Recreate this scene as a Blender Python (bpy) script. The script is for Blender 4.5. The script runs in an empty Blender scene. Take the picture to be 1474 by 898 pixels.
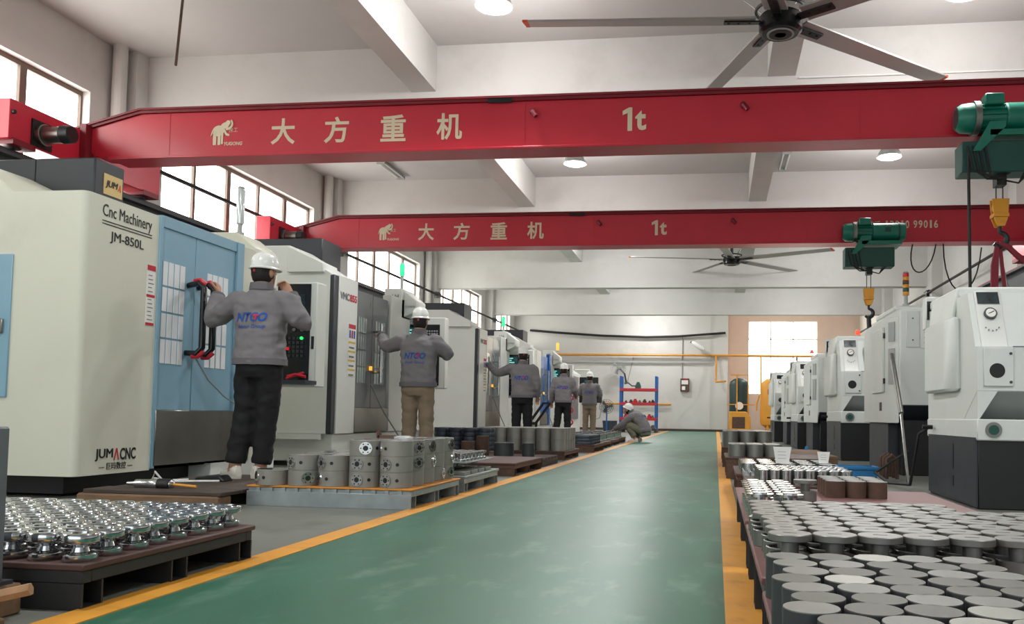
import bpy, bmesh, math, random
from mathutils import Vector, Matrix
from mathutils.bvhtree import BVHTree
random.seed(7)
sc = bpy.context.scene
col = sc.collection
# ---------------------------------------------------------------- camera, world, light, exposure
cd = bpy.data.cameras.new('camera'); cam = bpy.data.objects.new('camera', cd); col.objects.link(cam); sc.camera = cam
cd.sensor_width = 36.0; cd.lens = 29.133; cd.shift_x = -0.09362; cd.shift_y = 0.06174; cd.clip_start = 0.05
_r = Vector((0.99155522, 0.12869436, 0.01600021)); _u = Vector((-0.00954148, -0.05064746, 0.99867101)); _f = Vector((-0.1293337, 0.99039012, 0.04899182))
cam.matrix_world = Matrix(((_r.x, _u.x, -_f.x, 0), (_r.y, _u.y, -_f.y, 0), (_r.z, _u.z, -_f.z, .61), (0, 0, 0, 1)))
w = bpy.data.worlds.new('daylight'); sc.world = w; w.use_nodes = True
bg = w.node_tree.nodes['Background']; bg.inputs[0].default_value = (.93, .97, 1, 1); bg.inputs[1].default_value = 1.5
LAMP_W = 200.0; LAMP_SIDE_W = 105.0; PANE_E = 5.0; BACK_E = 6.0
sc.view_settings.view_transform = 'Standard'; sc.view_settings.look = 'None'; sc.view_settings.gamma = 1; sc.view_settings.use_curve_mapping = False
sc.view_settings.exposure = 0.28

# ---------------------------------------------------------------- helpers
def lin(h):
    h = h.lstrip('#'); r = []
    for i in (0, 2, 4):
        c = int(h[i:i+2], 16) / 255
        r.append(c / 12.92 if c <= .04045 else ((c + .055) / 1.055) ** 2.4)
    return r
MATS = {}
def M(name, hexc, rough=.5, metal=0, var=.07, scale=3.0, bump=0, bscale=40, stretch=(1, 1, 1), stain=None, stain_amt=.5, stain_scale=1.5, emit=0, coat=0, alpha=1, trans=0):
    m = bpy.data.materials.new(name); m.use_nodes = True; MATS[name] = m
    nt = m.node_tree; N = nt.nodes; L = nt.links; b = N['Principled BSDF']; c = lin(hexc)
    b.inputs['Roughness'].default_value = rough; b.inputs['Metallic'].default_value = metal
    if coat: b.inputs['Coat Weight'].default_value = coat; b.inputs['Coat Roughness'].default_value = .15
    if alpha < 1: b.inputs['Alpha'].default_value = alpha
    if trans: b.inputs['Transmission Weight'].default_value = trans
    tc = N.new('ShaderNodeTexCoord'); mp = N.new('ShaderNodeMapping'); mp.inputs['Scale'].default_value = stretch
    L.new(tc.outputs['Object'], mp.inputs['Vector'])
    if emit:
        b.inputs['Emission Color'].default_value = (*c, 1); b.inputs['Emission Strength'].default_value = emit
    no = N.new('ShaderNodeTexNoise'); no.inputs['Scale'].default_value = scale; no.inputs['Detail'].default_value = 6; L.new(mp.outputs[0], no.inputs['Vector'])
    rp = N.new('ShaderNodeValToRGB'); rp.color_ramp.elements[0].position = .3; rp.color_ramp.elements[1].position = .7
    rp.color_ramp.elements[0].color = (*[max(0, x * (1 - var)) for x in c], 1); rp.color_ramp.elements[1].color = (*[min(1, x * (1 + var)) for x in c], 1)
    L.new(no.outputs['Fac'], rp.inputs['Fac']); out = rp.outputs['Color']
    if stain:
        n2 = N.new('ShaderNodeTexNoise'); n2.inputs['Scale'].default_value = stain_scale; n2.inputs['Detail'].default_value = 9; n2.inputs['Roughness'].default_value = .65
        L.new(mp.outputs[0], n2.inputs['Vector'])
        r2 = N.new('ShaderNodeValToRGB'); r2.color_ramp.elements[0].position = .54; r2.color_ramp.elements[1].position = .74
        r2.color_ramp.elements[1].color = (stain_amt,) * 3 + (1,); L.new(n2.outputs['Fac'], r2.inputs['Fac'])
        mx = N.new('ShaderNodeMix'); mx.data_type = 'RGBA'; L.new(r2.outputs['Color'], mx.inputs[0]); L.new(out, mx.inputs[6]); mx.inputs[7].default_value = (*lin(stain), 1)
        out = mx.outputs[2]
    L.new(out, b.inputs['Base Color'])
    mr = N.new('ShaderNodeMapRange'); mr.inputs[3].default_value = max(.02, rough - .08); mr.inputs[4].default_value = min(1, rough + .08)
    L.new(no.outputs['Fac'], mr.inputs[0]); L.new(mr.outputs[0], b.inputs['Roughness'])
    if bump:
        n3 = N.new('ShaderNodeTexNoise'); n3.inputs['Scale'].default_value = bscale; n3.inputs['Detail'].default_value = 3; L.new(mp.outputs[0], n3.inputs['Vector'])
        bp = N.new('ShaderNodeBump'); bp.inputs['Strength'].default_value = bump; bp.inputs['Distance'].default_value = .02; L.new(n3.outputs['Fac'], bp.inputs['Height']); L.new(bp.outputs[0], b.inputs['Normal'])
    return m
M('plaster', '#cdccc8', .85, var=.03, scale=1.2, stain='#aaa69d', stain_amt=.35, stain_scale=.9, bump=.15, bscale=12)
M('ceiling_paint', '#c6c4c1', .9, var=.03, scale=.8, stain='#aaa49b', stain_amt=.3, stain_scale=.5)
M('pink_paint', '#ccb8aa', .85, var=.03)
M('concrete', '#74776f', .45, var=.14, scale=2.5, stain='#4e514d', stain_amt=.6, stain_scale=2)
M('green_epoxy', '#306752', .36, var=.16, scale=1.7, stretch=(1.6, .7, 1), stain='#86a395', stain_amt=.45, stain_scale=3.2)
M('yellow_line', '#dd9a35', .45, var=.1, scale=6, stain='#a9702c', stain_amt=.7, stain_scale=5)
M('frame_brown', '#6d5c50', .5)
M('pane', '#fffdf8', .2, emit=1, var=0)
M('pane_back', '#fff7e6', .2, emit=1, var=0)
M('crane_red', '#c7253a', .35, var=.05, scale=1.2, coat=.2)
M('crane_dark_red', '#7d1522', .45)
M('crane_cream', '#ddd0b4', .6, var=.02)
M('rail_dark', '#3b3e42', .55, stain='#5b4b42', stain_amt=.4)
M('post_grey', '#6c7277', .5, .2, var=.15, scale=6)
M('black', '#131416', .45)
M('black_rubber', '#1c1c1d', .7)
M('black_gloss', '#101114', .22)
M('green_hoist', '#127460', .4, var=.06, coat=.15)
M('green_dark', '#184a42', .5)
M('hook_orange', '#d6921f', .5, stain='#8a5a1a', stain_amt=.5, stain_scale=12)
M('sling_red', '#7c2230', .75)
M('cream', '#d6d7c6', .42, var=.03, scale=1.5, stain='#b8b7a0', stain_amt=.35, stain_scale=1.2)
M('blue_paint', '#84acc0', .42, var=.05, stain='#6b93a9', stain_amt=.4)
M('panel_white', '#d9dcd6', .42, var=.03)
M('lathe_white', '#d5dad6', .42, var=.03, stain='#bcc0b8', stain_amt=.25, stain_scale=2)
M('charcoal', '#2c3036', .5, var=.06)
M('door_grey', '#5b6165', .3, var=.08, stretch=(3, 3, .6))
M('stainless', '#8b8984', .32, 1, var=.15, scale=2.2, stretch=(1, 1, .6), stain='#5e5a54', stain_amt=.5, stain_scale=3)
M('bright_steel', '#c9cbcc', .2, 1, var=.1, scale=20)
M('chrome', '#c4c7ca', .12, 1, var=.06, scale=20)
M('steel', '#82827d', .42, .7, var=.1, scale=9)
M('steel_matte', '#8e8d87', .5, .35, var=.08, scale=9, bump=.1, bscale=150)
M('steel_top', '#80807a', .5, .3, var=.14, scale=14, stain='#65655e', stain_amt=.5, stain_scale=18)
M('steel_top_dark', '#6b6b64', .55, .3, var=.14, scale=14, stain='#565650', stain_amt=.5, stain_scale=18)
M('steel_top_pale', '#98988f', .4, .4, var=.1, scale=14, stain='#85857d', stain_amt=.5, stain_scale=18)
M('steel_dark', '#45474a', .5, .4, var=.12, scale=10)
M('steel_blue', '#444c56', .5, .4, var=.15, scale=10)
M('rust', '#5d463b', .75, .2, var=.25, scale=12, stain='#3c2f2a', stain_amt=.7, stain_scale=9)
M('galvanised', '#9aa3a5', .4, .6, var=.14, scale=9)
M('wood', '#7a5f47', .75, var=.25, scale=5, stretch=(1, 5, 5), stain='#3e2f25', stain_amt=.6, stain_scale=3)
M('wood_light', '#a8825f', .75, var=.18, scale=5, stretch=(5, 1, 5))
M('wood_dark', '#453a33', .75, var=.2, scale=6, stretch=(1, 6, 6))
M('board_red', '#7d5654', .55, var=.14, scale=6, stain='#4f3634', stain_amt=.6, stain_scale=4)
M('board_brown', '#543b35', .6, var=.15, scale=8)
M('board_orange', '#c98430', .6, var=.1)
M('pallet_black', '#27282a', .5, var=.1)
M('fan_grey', '#aaa6a3', .42, .3, var=.05)
M('tip_orange', '#d8552a', .5)
M('lamp_glass', '#dfe6e6', .15, .4, var=.02)
M('bulb', '#f4fbff', .3, emit=14, var=0)
M('white_plastic', '#e2e4e0', .35, var=.02)
M('grey_plastic', '#a4a8a6', .45, var=.03)
M('frosted', '#eef1f3', .14, var=.05, scale=4, coat=.3)
M('glass_dark', '#8f9b97', .1, var=.1, coat=.5)
M('red_plastic', '#c3202f', .4)
M('sign_red', '#c01f36', .6, var=0)
M('sign_yellow', '#e0b73a', .6, var=0)
M('sign_white', '#ecebe5', .6, var=0)
M('sign_blue', '#2d5fae', .6, var=0)
M('ink_black', '#17171a', .6, var=0)
M('ink_grey', '#77787a', .6, var=0)
M('ink_red', '#c5273a', .6, var=0)
M('logo_blue', '#2453a8', .7, var=0)
M('gold_plate', '#c9ad72', .5, var=.05)
M('screen', '#14464a', .2, emit=.25, var=.6, scale=25)
M('screen_digit', '#8fe6de', .3, emit=.6, var=0)
M('screen_dark', '#1d2c30', .15, var=.4, scale=20)
M('lamp_green', '#35e08a', .3, emit=.8, var=0)
M('lamp_amber', '#ffb53a', .3, emit=.8, var=0)
M('lamp_red', '#ff3a22', .3, emit=1.5, var=0)
M('button_red', '#e0202a', .4, emit=.3, var=0)
M('button_green', '#2ad060', .4, emit=1.0, var=0)
M('jacket', '#7a777a', .85, var=.07, scale=5, bump=.35, bscale=9)
M('jacket_trim', '#6b686c', .85, var=.06)
M('trouser_black', '#121317', .85, bump=.4, bscale=10)
M('trouser_khaki', '#8a7a66', .88, bump=.5, bscale=10)
M('trouser_olive', '#6d7060', .88, bump=.5, bscale=10)
M('skin', '#b98a70', .6, var=.05)
M('hair', '#17130f', .7)
M('helmet_white', '#e6e9e4', .3, var=.02, coat=.2)
M('shoe_white', '#d2cec4', .6, var=.08)
M('shoe_dark', '#26262a', .6)
M('glove_blue', '#2f8fb5', .6)
M('orange_pipe', '#d3922f', .5)
M('tank_green', '#1f3a38', .45)
M('tank_yellow', '#dc9a35', .45, var=.05)
M('rack_blue', '#1a62b0', .4)
M('rack_red', '#c23038', .45)
M('bin_blue', '#1e74ad', .45)
M('paper', '#e8e8e4', .8, var=.02)
M('cable_grey', '#8f9291', .6)
M('hose_red', '#e8404f', .5)
M('fan_cage', '#565c5e', .5, .4)
MATS['pane'].node_tree.nodes['Principled BSDF'].inputs['Emission Strength'].default_value = PANE_E
MATS['pane_back'].node_tree.nodes['Principled BSDF'].inputs['Emission Strength'].default_value = BACK_E

def V(*a): return Vector(a)
def frame(d):
    d = d.normalized(); a = Vector((0, 0, 1)) if abs(d.z) < .9 else Vector((1, 0, 0))
    u = d.cross(a).normalized(); return u, d.cross(u).normalized()
class MB:
    def __init__(s): s.v = []; s.f = []; s.mi = []
    def add(s, vs, fs, mi=0):
        o = len(s.v); s.v += [tuple(x) for x in vs]; s.f += [[i + o for i in f] for f in fs]; s.mi += [mi] * len(fs); return s
    def box(s, x0, x1, y0, y1, z0, z1, mi=0):
        return s.add([(x0, y0, z0), (x1, y0, z0), (x1, y1, z0), (x0, y1, z0), (x0, y0, z1), (x1, y0, z1), (x1, y1, z1), (x0, y1, z1)],
                     [[3, 2, 1, 0], [4, 5, 6, 7], [0, 1, 5, 4], [1, 2, 6, 5], [2, 3, 7, 6], [3, 0, 4, 7]], mi)
    def prism(s, pts, axis, a, b, mi=0):
        # pts: 2D polygon; axis 'x': pts=(y,z); 'y': pts=(x,z); 'z': pts=(x,y)
        def p(q, t): return {'x': (t, q[0], q[1]), 'y': (q[0], t, q[1]), 'z': (q[0], q[1], t)}[axis]
        n = len(pts)
        return s.add([p(q, a) for q in pts] + [p(q, b) for q in pts], [list(range(n))[::-1], [i + n for i in range(n)]] + [[i, (i + 1) % n, (i + 1) % n + n, i + n] for i in range(n)], mi)
    def cyl(s, p0, p1, r, r2=None, n=16, mi=0):
        p0, p1 = Vector(p0), Vector(p1); r2 = r if r2 is None else r2; u, v = frame(p1 - p0)
        vs = []
        for p, q in ((p0, r), (p1, r2)):
            vs += [p + (u * math.cos(2 * math.pi * i / n) + v * math.sin(2 * math.pi * i / n)) * q for i in range(n)]
        return s.add(vs, [list(range(n))[::-1], [i + n for i in range(n)]] + [[i, (i + 1) % n, (i + 1) % n + n, i + n] for i in range(n)], mi)
    def lathe(s, prof, c=(0, 0, 0), axis='z', n=20, mi=0, sx=1, sy=1):
        # prof: list of (r, h)
        vs = []; m = len(prof)
        for i in range(n):
            a = 2 * math.pi * i / n; x, y = math.cos(a) * sx, math.sin(a) * sy
            for r, h in prof:
                p = {'z': (r * x, r * y, h), 'x': (h, r * x, r * y), 'y': (r * y, h, r * x)}[axis]
                vs.append((p[0] + c[0], p[1] + c[1], p[2] + c[2]))
        fs = []
        for i in range(n):
            j = (i + 1) % n
            for k in range(m - 1): fs.append([i * m + k, j * m + k, j * m + k + 1, i * m + k + 1])
        fs.append([i * m for i in range(n)][::-1]); fs.append([i * m + m - 1 for i in range(n)])
        return s.add(vs, fs, mi)
    def tube(s, pts, r, n=8, mi=0):
        pts = [Vector(p) for p in pts]; vs = []; u = None
        rs = r if isinstance(r, (list, tuple)) else [r] * len(pts)
        for i, p in enumerate(pts):
            d = (pts[min(i + 1, len(pts) - 1)] - pts[max(i - 1, 0)]).normalized()
            if u is None: u, v = frame(d)
            else:
                u = (u - d * u.dot(d)).normalized(); v = d.cross(u)
            vs += [p + (u * math.cos(2 * math.pi * k / n) + v * math.sin(2 * math.pi * k / n)) * rs[i] for k in range(n)]
        m = len(pts); fs = [list(range(n))[::-1], [(m - 1) * n + k for k in range(n)]]
        for i in range(m - 1):
            for k in range(n): fs.append([i * n + k, i * n + (k + 1) % n, (i + 1) * n + (k + 1) % n, (i + 1) * n + k])
        return s.add(vs, fs, mi)
    def loft(s, rings):
        n = len(rings[0]); vs = [p for r in rings for p in r]; m = len(rings)
        fs = [list(range(n))[::-1], [(m - 1) * n + k for k in range(n)]]
        for i in range(m - 1):
            for k in range(n): fs.append([i * n + k, i * n + (k + 1) % n, (i + 1) * n + (k + 1) % n, (i + 1) * n + k])
        return s.add(vs, fs)
    def ell(s, c, rx, ry, rz, n=14, m=9):
        c = Vector(c); rings = []
        for j in range(1, m):
            t = math.pi * j / m
            rings.append([c + Vector((rx * math.sin(t) * math.cos(2 * math.pi * k / n), ry * math.sin(t) * math.sin(2 * math.pi * k / n), -rz * math.cos(t))) for k in range(n)])
        return s.loft(rings)
    def move(s, x=0, y=0, z=0, rz=0):
        c, q = math.cos(rz), math.sin(rz)
        s.v = [(a * c - b * q + x, a * q + b * c + y, d + z) for a, b, d in s.v]; return s
    def mesh(s, name, mats, bev=0, smooth=True, seg=1):
        me = bpy.data.meshes.new(name); bm = bmesh.new()
        vs = [bm.verts.new(p) for p in s.v]
        for f, k in zip(s.f, s.mi):
            try: fc = bm.faces.new([vs[i] for i in f]); fc.material_index = k
            except ValueError: pass
        bmesh.ops.recalc_face_normals(bm, faces=bm.faces[:])
        if bev:
            es = [e for e in bm.edges if len(e.link_faces) == 2 and e.calc_face_angle(0) > .6]
            bmesh.ops.bevel(bm, geom=es, offset=bev, segments=seg, profile=.5, affect='EDGES', clamp_overlap=True)
        if smooth:
            for f in bm.faces: f.smooth = True
            for e in bm.edges:
                if len(e.link_faces) == 2 and e.calc_face_angle(0) > .7: e.smooth = False
        bm.to_mesh(me); bm.free()
        for m in (mats if isinstance(mats, (list, tuple)) else [mats]): me.materials.append(MATS[m])
        return me
def B(*a, **k): return MB().box(*a, **k)
def C(*a, **k): return MB().cyl(*a, **k)
def ob(name, me, parent=None, loc=(0, 0, 0), rz=0):
    o = bpy.data.objects.new(name, me); col.objects.link(o); o.location = loc; o.rotation_euler = (0, 0, rz)
    if parent: o.parent = parent
    return o
def part(parent, name, mb, mat, bev=0, label=None, loc=(0, 0, 0), rz=0):
    me = mb.mesh(name, mat, bev) if isinstance(mb, MB) else mb
    o = ob(name, me, parent, loc, rz)
    if label: o['label'] = label
    return o
def tag(o, label, cat, group=None):
    o['label'] = label; o['category'] = cat
    if group: o['group'] = group
    return o
def root(name, label, cat, loc=(0, 0, 0), rz=0, group=None, scale=1):
    o = bpy.data.objects.new(name, None); col.objects.link(o); o.location = loc; o.rotation_euler = (0, 0, rz); o.scale = (scale,) * 3; o.empty_display_size = .2
    return tag(o, label, cat, group)
def thing(name, label, cat, mb, mat, bev=0, loc=(0, 0, 0), rz=0, group=None):
    me = mb.mesh(name, mat, bev) if isinstance(mb, MB) else mb
    return tag(ob(name, me, None, loc, rz), label, cat, group)
def struct(name, mb, mat, parent=None, bev=0):
    o = ob(name, mb.mesh(name, mat, bev, smooth=False), parent)
    if not parent: o['kind'] = 'structure'
    return o
def kids(o): return [c for c in bpy.data.objects if c.parent == o]
def dup(r, loc=None, rz=None, label=None, scale=None, parent=None):
    c = r.copy(); col.objects.link(c)
    if parent: c.parent = parent
    if loc is not None: c.location = loc
    if rz is not None: c.rotation_euler = (0, 0, rz)
    if scale is not None: c.scale = scale
    if label: c['label'] = label
    for ch in kids(r): dup(ch, parent=c)
    return c
def text_mesh(name, s, mat, size, off=0, shear=0, ext=.001, align='CENTER', wide=1, spacing=1):
    cu = bpy.data.curves.new(name, 'FONT'); cu.body = s; cu.size = size; cu.extrude = ext; bold = off if 'M' in s else 0; cu.offset = 0 if bold else off; cu.shear = shear; cu.align_x = align; cu.align_y = 'CENTER'; cu.resolution_u = 3; cu.space_character = spacing
    o = bpy.data.objects.new(name, cu); col.objects.link(o); bpy.context.view_layer.update()
    me = bpy.data.meshes.new_from_object(o.evaluated_get(bpy.context.evaluated_depsgraph_get()))
    bpy.data.objects.remove(o); bpy.data.curves.remove(cu)
    if bold:
        bm = bmesh.new()
        for i_, (sx, sy) in enumerate(((0, 0), (-1, 0), (1, 0), (0, .7), (0, -.7))):
            n0 = len(bm.verts); bm.from_mesh(me); bm.verts.ensure_lookup_table()
            for v in bm.verts[n0:]: v.co += Vector((sx * bold, sy * bold, i_ * .0002))
        bm.to_mesh(me); bm.free()
    for v in me.vertices: v.co.x *= wide
    me.materials.clear(); me.materials.append(MATS[mat]); me.name = name; return me
def text(parent, name, s, mat, size, loc, face='-y', fit=None, label=None, **k):
    me = text_mesh(name, s, mat, size, **k)
    if fit:
        xs = [v.co.x for v in me.vertices]; ys = [v.co.y for v in me.vertices]
        fx = fit[0] / (max(xs) - min(xs)); fy = (fit[1] / (max(ys) - min(ys))) if fit[1] else fx
        cx, cy = (max(xs) + min(xs)) / 2, (max(ys) + min(ys)) / 2
        for v in me.vertices: v.co.x = (v.co.x - cx) * fx; v.co.y = (v.co.y - cy) * fy
    R = {'-y': Matrix(((1, 0, 0), (0, 0, -1), (0, 1, 0))), '+x': Matrix(((0, 0, 1), (1, 0, 0), (0, 1, 0))), '-x': Matrix(((0, 0, -1), (-1, 0, 0), (0, 1, 0))), '-z': Matrix(((1, 0, 0), (0, -1, 0), (0, 0, -1)))}[face]
    me.transform(R.to_4x4())
    o = ob(name, me, parent, loc)
    if label: o['label'] = label
    return o

# ---------------------------------------------------------------- the hall
XL, XR, YB, YF, ZC = -8.95, 6.35, -9.0, 36.0, 5.98
BEAMS = [-1.95, 4.75, 11.45, 18.15, 24.85, 31.55]
struct('floor', B(XL, XR, YB, 38.3, -.2, 0), 'concrete')
struct('floor_aisle', MB().prism([(-1.72, YB), (.035, YB), (.035, 35.9), (-2.02, 35.9)], 'z', 0, .004), 'green_epoxy')
struct('trim_1', MB().prism([(-1.85, -4), (-1.73, -4), (-1.98, 35.9), (-2.1, 35.9)], 'z', .004, .007), 'yellow_line')
struct('trim_2', MB().prism([(.035, -4), (.15, -4), (.15, 35.9), (.035, 35.9)], 'z', .004, .007), 'yellow_line')
struct('ceiling', B(XL - .3, XR + .3, YB, 38.6, ZC, ZC + .2), 'ceiling_paint')
k = 0
for b in BEAMS:
    k += 1; struct('beam_%d' % k, B(XL, XR, b, b + .35, 4.51, ZC), 'plaster')
for i, (x0, x1, zb) in enumerate(((-4.46, -4.09, 5.3), (.67, 1.05, 5.34))):
    ys = [YB] + BEAMS + [36]
    for j in range(len(ys) - 1):
        a = ys[j] + (.35 if j else 0); k += 1
        struct('beam_%d' % k, B(x0, x1, a, ys[j + 1], zb, ZC), 'plaster')
wl = MB(); WIN = []
prev = YB
for b in BEAMS + [38.25]:
    y0 = b - 6.7 + .78; y1 = b - .82
    if b > 36: y1 = 35.2
    y0 = max(y0, YB + .1)
    WIN.append((y0, y1))
    wl.box(XL - .3, XL, prev, y0, 0, ZC); wl.box(XL - .3, XL, y0, y1, 0, 2.7); wl.box(XL - .3, XL, y0, y1, 5.14, ZC)
    prev = y1
wl.box(XL - .3, XL, prev, 36.3, 0, ZC)
struct('wall_left', wl, 'plaster')
for i, (y0, y1) in enumerate(WIN):
    n = max(1, round((y1 - y0) / .98)); d = (y1 - y0) / n
    fr = MB().box(XL - .22, XL - .12, y0, y1, 5.07, 5.14).box(XL - .22, XL - .12, y0, y1, 2.7, 2.77).box(XL - .06, XL + .06, y0 - .05, y1 + .05, 2.64, 2.7)
    for j in range(n + 1):
        hw = .055 if j % 2 == 0 else .03
        fr.box(XL - .22, XL - .12, max(y0, y0 + j * d - hw), min(y1, y0 + j * d + hw), 2.77, 5.07)
    wo = struct('window_%d' % (i + 1), fr, 'frame_brown')
    for j in range(n):
        part(wo, 'pane', B(XL - .19, XL - .17, y0 + j * d + .03, y0 + (j + 1) * d - .03, 2.77, 5.07), 'pane')
k = 0
for b in BEAMS:
    k += 1; struct('column_%d' % k, B(XL, XL + .28, b - .25, b + .37, 0, ZC), 'plaster')
    k += 1; struct('column_%d' % k, B(XR - .3, XR, b - .5, b + .4, 0, ZC), 'plaster')
    if 0 < b < 30: struct('downpipe_%d' % k, C((XL + .13, b - .42, 0), (XL + .13, b - .42, ZC), .1, n=14), 'plaster')
struct('wall_right', B(XR, XR + .3, YB, 38.6, 0, ZC), 'plaster')
wb = MB().box(XL - .3, .5, YF, YF + .3, 0, ZC).box(-.1, .5, YF - .06, YF, 0, ZC)
struct('wall_back', wb, 'plaster')
struct('baseboard_back', B(XL, .5, YF - .08, YF - .06, 0, .1), 'wood_dark')
bx0, bx1, bz0, bz1 = 1.45, 4.5, 1.7, 5.0
pw = MB().box(.5, bx0, 38, 38.3, 0, ZC).box(bx1, XR, 38, 38.3, 0, ZC).box(bx0, bx1, 38, 38.3, 0, bz0).box(bx0, bx1, 38, 38.3, bz1, ZC).box(.2, .5, 36.3, 38.3, 0, ZC)
struct('wall_recess', pw, 'pink_paint')
fr = MB()
zs = [1.7, 3.4, 4.2, 5.0]; xs = [1.45, 2.45, 3.45, 4.5]
for x in xs: fr.box(x - .025, x + .025, 38.1, 38.16, bz0, bz1)
for z in zs: fr.box(bx0, bx1, 38.1, 38.16, z - .025, z + .025)
wo = struct('window_20', fr, 'grey_plastic')
for i in range(3):
    for j in range(3): part(wo, 'pane', B(xs[i] + .025, xs[i + 1] - .025, 38.12, 38.14, zs[j] + .025, zs[j + 1] - .025), 'pane_back')
# runway girders with rails and the bus conduits
for side, x in (('left', -8.2), ('right', 5.75)):
    g = MB().box(x - .12, x + .12, YB, 35.9, 3.5, 3.54).box(x - .12, x + .12, YB, 35.9, 3.08, 3.12).box(x - .02, x + .02, YB, 35.9, 3.12, 3.5)
    for b in BEAMS:
        if x < 0: g.box(XL + .3, x + .1, b - .3, b, 2.95, 3.08)
        else: g.box(x - .1, XR - .3, b - .3, b, 2.95, 3.08)
    r = root('runway_girder', 'dark steel crane runway girder along the %s wall' % ('window' if x < 0 else 'right, windowless'), 'girder', (0, 0, 0))
    part(r, 'girder', g, 'rail_dark'); part(r, 'rail', B(x - .03, x + .03, YB, 35.9, 3.54, 3.6), 'rail_dark' if x < 0 else 'crane_red')
def conduit(x, z, y0, y1, label, r_=.035):
    r = root('bus_conduit', label, 'conduit', (x, y0, z)); d = 1 if x < 0 else -1
    part(r, 'pipe', C((0, 0, 0), (0, y1 - y0, 0), r_, n=8), 'black_rubber')
    for b in BEAMS:
        if y0 < b - .2 < y1:
            br = part(r, 'bracket', MB().box(-.04, .04, -.05, .05, -.1, .08).cyl((0, -.2, .02), (0, .2, .02), .055, n=10), 'black', loc=(0, b - .2 - y0, 0))
conduit(-8.58, 4.28, 9.9, 35.7, 'long black conductor pipe in front of the tall left windows')
conduit(6.0, 4.28, 14, 35.7, 'grey conductor pipe on brackets along the right wall')
t = thing('wall_conduit', 'black hose sagging across the white back wall', 'conduit', MB().tube([(-8.2, 35.9, 4.35), (-7, 35.86, 4.25), (-5, 35.86, 4.12), (-3, 35.86, 4.06), (-1.6, 35.86, 4.1), (.4, 35.8, 4.25)], .05), 'black_rubber')
t = root('air_pipe', 'orange compressed air pipe running along the back wall', 'pipe', (0, 35.85, 3.28))
part(t, 'main_pipe', C((-7, 0, 0), (5.5, 0, 0), .045, n=8), 'orange_pipe')
part(t, 'drop_pipe', MB().tube([(-.0, 0, 0), (0, -.1, -1.1), (0, -.3, -1.15), (.4, -.9, -1.15)], .04), 'orange_pipe')
part(t, 'drop_pipe', MB().tube([(3.4, 0, 0), (3.4, -.1, -.9)], .045), 'frame_brown')
part(t, 'drop_pipe', MB().tube([(1.9, 0, 0), (1.9, -.1, -1.6)], .04), 'orange_pipe')
thing('wall_strip', 'short orange pipe low on the back wall beside the rack', 'pipe', C((-5, 35.9, 1.15), (-1.9, 35.9, 1.15), .04, n=8), 'orange_pipe')
thing('wall_trunking', 'thin grey cable trunking under the orange air pipe', 'trunking', B(-7.4, -.1, 35.9, 35.93, 2.95, 3.03), 'grey_plastic')

# ---------------------------------------------------------------- cranes
def emblem(parent, loc, s):
    m = MB(); st = [.004]
    def th():
        st[0] += .0004; return -st[0]
    def disc(cx, cz, rx, rz, rot=0, n=18):
        pts = []
        for i in range(n):
            a = 2 * math.pi * i / n; x, z = rx * math.cos(a), rz * math.sin(a)
            pts.append((cx + x * math.cos(rot) - z * math.sin(rot), cz + x * math.sin(rot) + z * math.cos(rot)))
        m.prism([(p * s, q * s) for p, q in pts], 'y', th(), .0)
    disc(-.32, .05, .4, .34, .25); disc(.12, .38, .3, .2, .4)
    for x0, x1, z0, z1 in ((-.66, -.44, -.85, 0), (-.34, -.16, -.85, 0), (-.12, .02, -.8, -.1)): m.prism([(x0 * s, z0 * s), (x1 * s, z0 * s), (x1 * s, z1 * s), (x0 * s, z1 * s)], 'y', th(), 0)
    m.prism([(p * s, q * s) for p, q in ((.0, .05), (.2, -.25), (.42, -.3), (.44, -.18), (.26, -.1), (.1, .2))], 'y', th(), 0)
    arc = [(.3 + .32 * math.cos(a), .48 + .32 * math.sin(a)) for a in [(-1.9 + 2.7 * i / 9) for i in range(10)]]
    for i in range(9):
        (a, b), (c, d) = arc[i], arc[i + 1]; wd = .09 - .004 * i
        L = math.hypot(c - a, d - b); nx, nz = -(d - b) / L * wd, (c - a) / L * wd
        m.prism([((a + nx) * s, (b + nz) * s), ((a - nx) * s, (b - nz) * s), ((c - nx) * s, (d - nz) * s), ((c + nx) * s, (d + nz) * s)], 'y', th(), 0)
    disc(.34, .55, .15, .15)
    m.prism([(p * s, q * s) for p, q in ((-.7, .1), (-.82, -.3), (-.78, -.3), (-.64, .05))], 'y', th(), 0)
    part(parent, 'elephant_emblem', m, 'crane_cream', label='cream elephant emblem', loc=loc)
    text(parent, 'emblem_text', 'YUGONG', 'crane_cream', .07, (loc[0] + .14, loc[1], loc[2] - .155), fit=(.25, .045), shear=.25, off=.002)
    text(parent, 'emblem_characters', '豫工', 'crane_cream', .07, (loc[0] + .135, loc[1], loc[2] + .02), fit=(.12, .06))
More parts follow.
